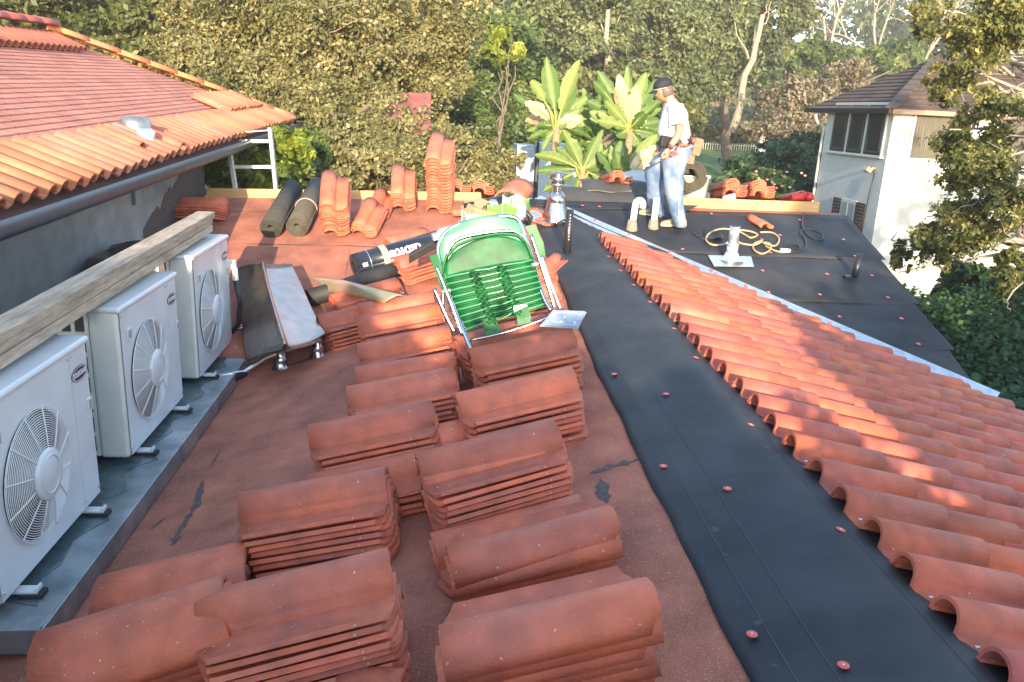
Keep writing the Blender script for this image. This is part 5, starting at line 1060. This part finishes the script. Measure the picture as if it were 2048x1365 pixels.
# ================================================================== THE ROOFER
YM=9.32
def mp(x,y,dy=0): return atY(x,y,YM+dy)
man=thing('person','man in black cap, white T-shirt and faded jeans stepping over the roof, head bowed, holding a caulking gun','person',on(ZB,1345,455,.03))
man['label']='man in black cap, white T-shirt and faded jeans, head bowed, holding a caulking gun'
SKIN=mat('skin',(.46,.22,.14),.5,var=.08,vscale=12); DENIM=mat('faded_denim',(.085,.15,.27),.85,base2=(.27,.34,.44),vscale=4.5,var=.12,bump=.5,bscale=25,detail=3); SHIRT=mat('white_cotton',(.66,.67,.70),.8,bump=.25,bscale=14)
def skin(name,V,Ed,m,par,sub=2,root=0):
    off=ROOT[par.name]; me=bpy.data.meshes.new(name); me.from_pydata([tuple(Vector(v[0])-off) for v in V],Ed,[]); me.materials.append(m)
    o=bpy.data.objects.new(name,me); col.objects.link(o); o.parent=par; ROOT[o.name]=off
    sk=o.modifiers.new('skin','SKIN'); sk.use_smooth_shade=True; sk.branch_smoothing=.6
    for i,v in enumerate(V):
        r=v[1]; r=(r,r) if not isinstance(r,tuple) else r; me.skin_vertices[0].data[i].radius=r; me.skin_vertices[0].data[i].use_root=(i==root)
    ss=o.modifiers.new('sub','SUBSURF'); ss.levels=sub; ss.render_levels=sub
    dg=bpy.context.evaluated_depsgraph_get(); me2=bpy.data.meshes.new_from_object(o.evaluated_get(dg)); o.modifiers.clear(); o.data=me2
    if not me2.materials: me2.materials.append(m)
    for p in me2.polygons: p.use_smooth=True
    return o
# hips
HIP=mp(1354,292); hn=mp(1356,303,-.09); hf=mp(1350,303,.10)
kn=mp(1349,364,-.12); an=mp(1362,444,-.10); kf=mp(1306,352,.16); af=mp(1313,424,.30)
belly=mp(1346,262,.0); chest=mp(1354,232,.0); neck0=mp(1346,205,0); neck1=mp(1338,194,0); head=mp(1326,184,0); chin=mp(1321,196,0)
shn=mp(1352,216,-.17); shf=mp(1348,216,.18); eln=mp(1360,264,-.24); wrn=mp(1337,297,-.27); elf=mp(1342,262,.24); wrf=mp(1322,295,.16)
body=skin('body',[(HIP,.12),(belly,(.13,.15)),(chest,(.13,.14)),(neck0,.062),(neck1,.052),(mp(1333,190),.058),(shn,.06),(eln,.046),(mp(1352,278,-.255),.046),(wrn,.030),(shf,.06),(elf,.045),(wrf,.030),(hn,.085),(kn,.06),(an,.045),(hf,.085),(kf,.06),(af,.045)],
 [(0,1),(1,2),(2,3),(3,4),(4,5),(2,6),(6,7),(7,8),(8,9),(2,10),(10,11),(11,12),(0,13),(13,14),(14,15),(0,16),(16,17),(17,18)],SKIN,man)
# head: sculpted ellipsoid with brow, nose, jaw; faces -X, bowed forward
hd=MB(); HR=Matrix.Rotation(R_(-22),4,'Y')  # bow
HC=mp(1328,182)
def hfn(u,v):
    th=math.pi*v; ph=2*math.pi*u; x=math.sin(th)*math.cos(ph); y=math.sin(th)*math.sin(ph); z=math.cos(th)
    px,py,pz=x*.098,y*.076,z*.118
    f=max(0,-x)   # front = -x
    if z<0: py*=1-.25*(-z); px*=1-.10*(-z)
    fw=f**3
    px-= .022*fw*math.exp(-((z+.12)/.16)**2)*math.exp(-(y/.16)**2)   # nose
    px+= .010*fw*math.exp(-((z-.08)/.09)**2)*math.exp(-((abs(y)-.38)/.16)**2)  # eye sockets
    px-= .008*fw*math.exp(-((z-.26)/.10)**2)     # brow
    px-= .008*fw*math.exp(-((z+.42)/.08)**2)*math.exp(-(y/.3)**2)  # lips
    px-= .012*fw*math.exp(-((z+.75)/.15)**2)     # chin
    return HC+HR@Vector((px,py,pz))
hd.grid(hfn,44,34); hd.tube([HC+HR@Vector((.015,0,-.05)),mp(1342,203)],[.058,.062],14); h_o=hd.build('head',SKIN,man)
for s in(-1,1):
    e=MB(); q=HC+HR@Vector((.012,s*.077,-.012)); pts=[q+HR@Vector((.012*math.cos(a)*1.2,s*.006*math.sin(a),.026*math.sin(a))) for a in np.linspace(0,2*math.pi,13)]; e.tube(pts,.008,6,cap=False); e.build('ear',SKIN,h_o)
    e=MB(); e.lathe([(0,-.011),(.008,-.008),(.011,0),(.008,.008),(0,.011)],HC+HR@Vector((-.078,s*.030,.010)),10); e.build('eye',mat('eye_white%d'%(s+1),(.6,.55,.5),.3),h_o)
m_=MB(); m_.tube([HC+HR@Vector((-.083,-.022,-.058)),HC+HR@Vector((-.092,0,-.057)),HC+HR@Vector((-.083,.022,-.058))],.005,6); m_.build('mouth',mat('lips',(.32,.12,.09),.5),h_o)
m_=MB()
def hair(u,v):
    th=math.pi*(.30+.38*v); ph=math.pi*(-.62+1.24*u); return HC+HR@Vector((math.sin(th)*math.cos(ph)*.103,math.sin(th)*math.sin(ph)*.082,math.cos(th)*.122))
m_.grid(hair,24,10); m_.build('hair',mat('grey_hair',(.12,.09,.075),.8,var=.3,vscale=60),man,solid=.008)
# cap
m_=MB()
def capf(u,v):
    th=math.pi*.5*v; ph=2*math.pi*u; r=math.sin(th)**.75; return HC+HR@Vector((r*math.cos(ph)*.112+.004,r*math.sin(ph)*.090,.042+.098*math.cos(th)**.8 if v<1 else .040))
m_.grid(capf,36,12); cpo=m_.build('cap',mat('black_cap',(.012,.013,.016),.75,bump=.3),man,solid=.005)
m_=MB(); m_.grid(lambda u,v: HC+HR@Vector((-.095-.085*v*math.cos((u-.5)*2.6),(u-.5)*.165*(1-.25*v),.046-.012*v-.10*((u-.5)**2)*1.2)),16,6); m_.build('visor',MATS['black_cap'],cpo,solid=.005)
m_=MB(); m_.tube([HC+HR@Vector((.02,-.083,.030)),HC+HR@Vector((-.05,-.084,.040)),HC+HR@Vector((-.10,-.06,.044)),HC+HR@Vector((-.112,0,.046)),HC+HR@Vector((-.10,.06,.044)),HC+HR@Vector((.02,.083,.03))],.006,6); m_.build('glasses',PLAST,man)
# shirt: torso lofted from ellipses following the photo's side outline, with sleeves
def loft(name,rings,m,par,seg=30,mb=None,build=True):
    mb=mb or MB(); o=len(mb.v)
    for c_,rx,ry,tilt in rings:
        for k in range(seg):
            a=2*math.pi*k/seg; v=Vector((rx*math.cos(a),ry*math.sin(a),0)); v=Matrix.Rotation(R_(tilt),3,'Y')@v
            v+=Vector((1,0,0))*.006*math.sin(3*a+c_.z*31)+Vector((0,0,0)); mb.v.append(c_+v)
    for i in range(len(rings)-1):
        for k in range(seg): a=o+i*seg+k; b=o+i*seg+(k+1)%seg; mb.f.append([a,b,b+seg,a+seg]); mb.m.append(0); mb.sm.append(True)
    return mb
def side(xl,xr,y,dy=0):   # centre and half width from outline pixels
    a=mp(xl,y,dy); b=mp(xr,y,dy); return (a+b)/2,(b-a).length/2
R1=[]
for xl,xr,y,ry,t in ((1334,1352,199,.075,20),(1332,1362,205,.13,16),(1330,1369,213,.19,12),(1328,1373,224,.215,8),(1323,1375,238,.205,5),(1318,1377,254,.20,2),(1317,1379,268,.195,0),(1322,1377,280,.185,-3)):
    c_,rx=side(xl,xr,y); R1.append((c_,rx,ry,t))
mb=loft('',R1,SHIRT,man)
def sleeve(a,b,r0,r1,mb):
    d=(b-a).normalized(); u=d.orthogonal().normalized(); w_=d.cross(u); o=len(mb.v); seg=18
    for i in range(7):
        t=i/6; r=r0+(r1-r0)*t+.004*math.sin(i*2.1)
        for k in range(seg): an_=2*math.pi*k/seg; mb.v.append(a.lerp(b,t)+(u*math.cos(an_)+w_*math.sin(an_))*r*(1+.05*math.sin(an_*3+i)))
    for i in range(6):
        for k in range(seg): q=o+i*seg+k; p_=o+i*seg+(k+1)%seg; mb.f.append([q,p_,p_+seg,q+seg]); mb.m.append(0); mb.sm.append(True)
shirt_o=mb.build('shirt',SHIRT,man,solid=.004)
for nm,a,b in (('near',mp(1351,213,-.13),mp(1353,254,-.235)),('far',mp(1348,213,.13),mp(1344,252,.235))):
    s_=MB(); sleeve(a,b,.088,.078,s_); s_.build('sleeve',SHIRT,shirt_o,solid=.004)
# jeans
def leg(pts,mb):
    seg=22; o=len(mb.v)
    for i,(p,r,ry) in enumerate(pts):
        for k in range(seg): a=2*math.pi*k/seg; w_=.004*math.sin(5*a+i*1.7)+.005*math.sin(2*a+i*2.3); mb.v.append(p+Vector(((r+w_)*math.cos(a),(ry+w_)*math.sin(a),0)))
    for i in range(len(pts)-1):
        for k in range(seg): a=o+i*seg+k; b=o+i*seg+(k+1)%seg; mb.f.append([a,a+seg,b+seg,b]); mb.m.append(0); mb.sm.append(True)
def lp(xl,xr,y,dy,ry): c_,rx=side(xl,xr,y,dy); return (c_,rx,ry)
mb=MB(); leg([lp(1326,1378,278,-.00,.175),lp(1327,1383,290,-.02,.175),lp(1326,1383,302,-.05,.155),lp(1325,1378,315,-.08,.13),lp(1325,1371,330,-.09,.118),lp(1326,1367,348,-.10,.108),lp(1328,1366,366,-.11,.10),lp(1331,1366,385,-.11,.095),lp(1335,1366,405,-.10,.092),lp(1340,1368,425,-.10,.090),lp(1346,1371,440,-.10,.088),lp(1349,1371,454,-.10,.085)],mb)
jn=mb.build('jeans',DENIM,man,solid=.004)
mb=MB(); leg([lp(1330,1372,288,.06,.12),lp(1318,1362,305,.09,.125),lp(1303,1350,322,.12,.118),lp(1292,1338,336,.14,.108),lp(1291,1330,352,.17,.10),lp(1292,1327,370,.20,.095),lp(1294,1326,390,.24,.09),lp(1296,1326,410,.28,.088),lp(1299,1327,424,.31,.085),lp(1302,1328,432,.33,.083)],mb); mb.build('trouser_leg',DENIM,jn,solid=.004)
mb=MB(); pts=[mp(1357-(i*.1),296+i*17,-.10-.125+.012*i*.2) for i in range(9)]; 
mb.tube([Vector((p.x,p.y-.015,p.z)) for p in pts],.003,5); mb.build('side_seam',mat('seam_thread',(.62,.68,.75),.8),jn)
# boots
SUEDE=mat('tan_suede',(.46,.30,.19),.85,var=.15,vscale=10,bump=.4)
def boot(heel,toe,name):
    d=toe-heel; L_=d.length; d.normalize(); s_=Vector((-d.y,d.x,0)); mb=MB(); seg=16; prof_=[(-.06,.030,.05),(0,.042,.085),(.25,.046,.090),(.45,.046,.078),(.65,.050,.060),(.85,.048,.048),(.97,.034,.036),(1.03,.012,.020)]
    for t_,hw,hh in prof_:
        c_=heel+d*(L_*t_)
        for k in range(seg): a=2*math.pi*k/seg; mb.v.append(c_+s_*hw*math.cos(a)+Vector((0,0,.016+max(0,(math.sin(a)*.5+.5))*hh)))
    for i in range(len(prof_)-1):
        for k in range(seg): a=i*seg+k; b=i*seg+(k+1)%seg; mb.f.append([a,b,b+seg,a+seg]); mb.m.append(0); mb.sm.append(True)
    mb.f.append(list(range(seg))); mb.m.append(0); mb.sm.append(False); mb.f.append([len(mb.v)-1-k for k in range(seg)]); mb.m.append(0); mb.sm.append(True)
    o=mb.build(name,SUEDE,man); sm_=MB(); P=[heel+d*(L_*t_)+s_*hw*1.08 for t_,hw,_ in prof_]+[heel+d*(L_*t_)-s_*hw*1.08 for t_,hw,_ in prof_[::-1]]; sm_.prism([p+Vector((0,0,.0)) for p in P],(0,0,.022)); sm_.build('sole',mat('crepe_sole%d'%int(heel.x*100),(.62,.50,.36),.7),o)
    lc=MB(); q=heel+d*L_*.5
    for k in range(3): lc.tube([q+d*(.03*k-.02)+s_*.03+Vector((0,0,.085-.012*k)),q+d*(.03*k-.02)-s_*.03+Vector((0,0,.085-.012*k))],.004,5)
    lc.build('laces',WHITE,o); return o
h1=on(ZB,1368,452,.032); t1=on(ZB,1322,452,.034); boot(h1,t1,'boot')
h2=on(ZB,1320,434,.032); t2=on(ZB,1279,428,.034); boot(h2,t2,'boot')
# tool belt and pouches
mb=loft('',[(R1[-1][0]+Vector((.0,0,.015)),R1[-1][1]+.015,.20,-3),(R1[-1][0]+Vector((0,0,-.055)),R1[-1][1]+.022,.205,-3)],None,man); mb.build('tool_belt',mat('belt_leather',(.02,.018,.02),.6),man,solid=.01)
mb=MB(); q=mp(1330,284,-.16); mb.box(q,(.13,.07,.13),rot=(0,.1,.2)); mb.build('belt_pouch',mat('pouch_black',(.014,.014,.016),.7),man,bevel=.02)
mb=MB(); q=mp(1390,294,-.05); mb.box(q,(.11,.16,.20),rot=(0,.2,.2)); mb.box(q+Vector((-.05,0,-.13)),(.09,.14,.14),rot=(0,.1,0)); mb.build('leather_pouch',mat('pouch_tan',(.25,.16,.10),.8,var=.25,vscale=9),man,bevel=.02)
mb=MB(); mb.tube([mp(1364,275,-.2),mp(1372,288,-.21)],[.030,.034],12); mb.build('tape_roll',WHITE,man); 
mb=MB(); mb.tube([mp(1356,291,-.22),mp(1368,290,-.22),mp(1378,294,-.2)],.022,8); mb.build('pouch_tool',mat('tool_orange',(.30,.11,.07),.5),man)
mb=MB(); mb.tube([mp(1384,285,-.12),mp(1390,280,-.12)],[.02,.028],10); mb.build('red_cap',REDP,man)
mb=MB(); mb.tube([mp(1382,305,-.02),mp(1383,328,.02)],.035,8); mb.build('hammer_loop',MATS['pouch_tan'],man)
# near hand gripping the gun, far hand steadying it
def hand(wr,kn_,grip,lab,s=1.):
    V=[(wr,.030),(wr.lerp(kn_,.5),(.026,.040)),(kn_,(.022,.042))]; Ed=[(0,1),(1,2)]
    o=skin('hand',V,Ed,SKIN,man,2); d=(kn_-wr).normalized(); side_=Vector((0,1,0)); fw=grip
    for k in range(4):
        b=kn_+side_*0+ (Vector((1,0,0))*(.027-.018*k))*1.0 + d*.0; ln=(.036,.042,.040,.031)[k]
        base=wr.lerp(kn_,.9)+fw.normalized()*(.030-.020*k)
        p1=base+d*ln+Vector((0,-.012,0)); p2=p1+Vector((0,.030,0))+d*.012; p3=p2+Vector((0,.020,0))-d*.018
        f_=skin('finger',[(base,.0105),(p1,.0098),(p2,.0090),(p3,.0080)],[(0,1),(1,2),(2,3)],SKIN,o,2)
    tb=wr.lerp(kn_,.35); f_=skin('thumb',[(tb-fw.normalized()*.0+fw.normalized()*.026,.013),(tb+fw.normalized()*.045+d*.028+Vector((0,-.01,0)),.011),(tb+fw.normalized()*.050+d*.058,.0095)],[(0,1),(1,2)],SKIN,o,2)
hand(wrn,mp(1331,311,-.28),Vector((-1,0,-.2)),'near'); hand(wrf,mp(1314,306,.10),Vector((-1,0,-.2)),'far')
mb=MB(); mb.tube([wrn+Vector((.03,0,.03)),wrn+Vector((.005,0,.012))],[.036,.034],12); mb.build('bracelet',mat('wrist_band',(.09,.06,.05),.5),man)
# caulking gun
c=thing('caulking_gun','red and silver caulking gun with white tube in the roofer\'s hands','caulking gun',mp(1330,315,-.25))
mb=MB(); mb.tube([mp(1300,330,-.18),mp(1316,321,-.2),mp(1336,310,-.23)],.028,14); mb.build('barrel',STEELD,c)
mb=MB(); mb.tube([mp(1290,334,-.18),mp(1301,329,-.18)],[.006,.022],10); mb.build('nozzle',PLAST,c)
mb=MB(); mb.tube([mp(1338,309,-.23),mp(1388,292,-.24)],.007,8); mb.build('plunger_rod',WHITE,c)
mb=MB(); mb.tube([mp(1340,306,-.25),mp(1352,304,-.26),mp(1356,296,-.26),mp(1362,290,-.26)],.013,8); mb.tube([mp(1338,310,-.24),mp(1344,312,-.25),mp(1356,308,-.25)],.010,8); mb.lathe([(0,-.012),(.018,0),(0,.012)],mp(1388,292,-.24),10); mb.build('handle',REDP,c)
# thick roll standing behind him on the tile piles, and white bucket
roll('thick dark felt roll behind the man, open end facing the camera',None,None,.20,TANR,pa=atY(1383,352,9.95),pb=atY(1366,348,10.75)+Vector((0,0,.0)),core=.45)
mb=MB(); q=atY(1387,372,10.35); mb.lathe([(.0,-.28),(.15,-.28),(.20,.17),(.21,.17),(.21,.20),(.19,.20),(.14,-.25),(0,-.25)],q-Vector((0,0,.06)),20); single('white_bucket',mb,WHITE,'white bucket behind the board under the thick roll','bucket')
mb=MB(); q=atY(1285,362,10.8); mb.grid(lambda u,v:(q.x+(u-.5)*.75,q.y+.3*v,q.z+.12*math.sin(math.pi*u)-.2+.2*v),12,4); single('grey_tarp',mb,mat('tarp_grey',(.45,.47,.46),.8,bump=.4),'pale grey tarp heaped behind the roof left of the man','tarp',solid=.01)
print('TILES',ntiles)

# ================================================================== AIR
m=bpy.data.materials.new('air'); m.use_nodes=True; n=m.node_tree; n.nodes.clear(); o_=n.nodes.new('ShaderNodeOutputMaterial'); pv=n.nodes.new('ShaderNodeVolumePrincipled'); pv.inputs['Density'].default_value=.0011; pv.inputs['Color'].default_value=(.93,.94,.95,1); n.links.new(pv.outputs[0],o_.inputs['Volume'])
mb=MB(); mb.box((0,420,20),(1100,1000,60)); hz=mb.build('haze',m); hz['kind']='stuff'
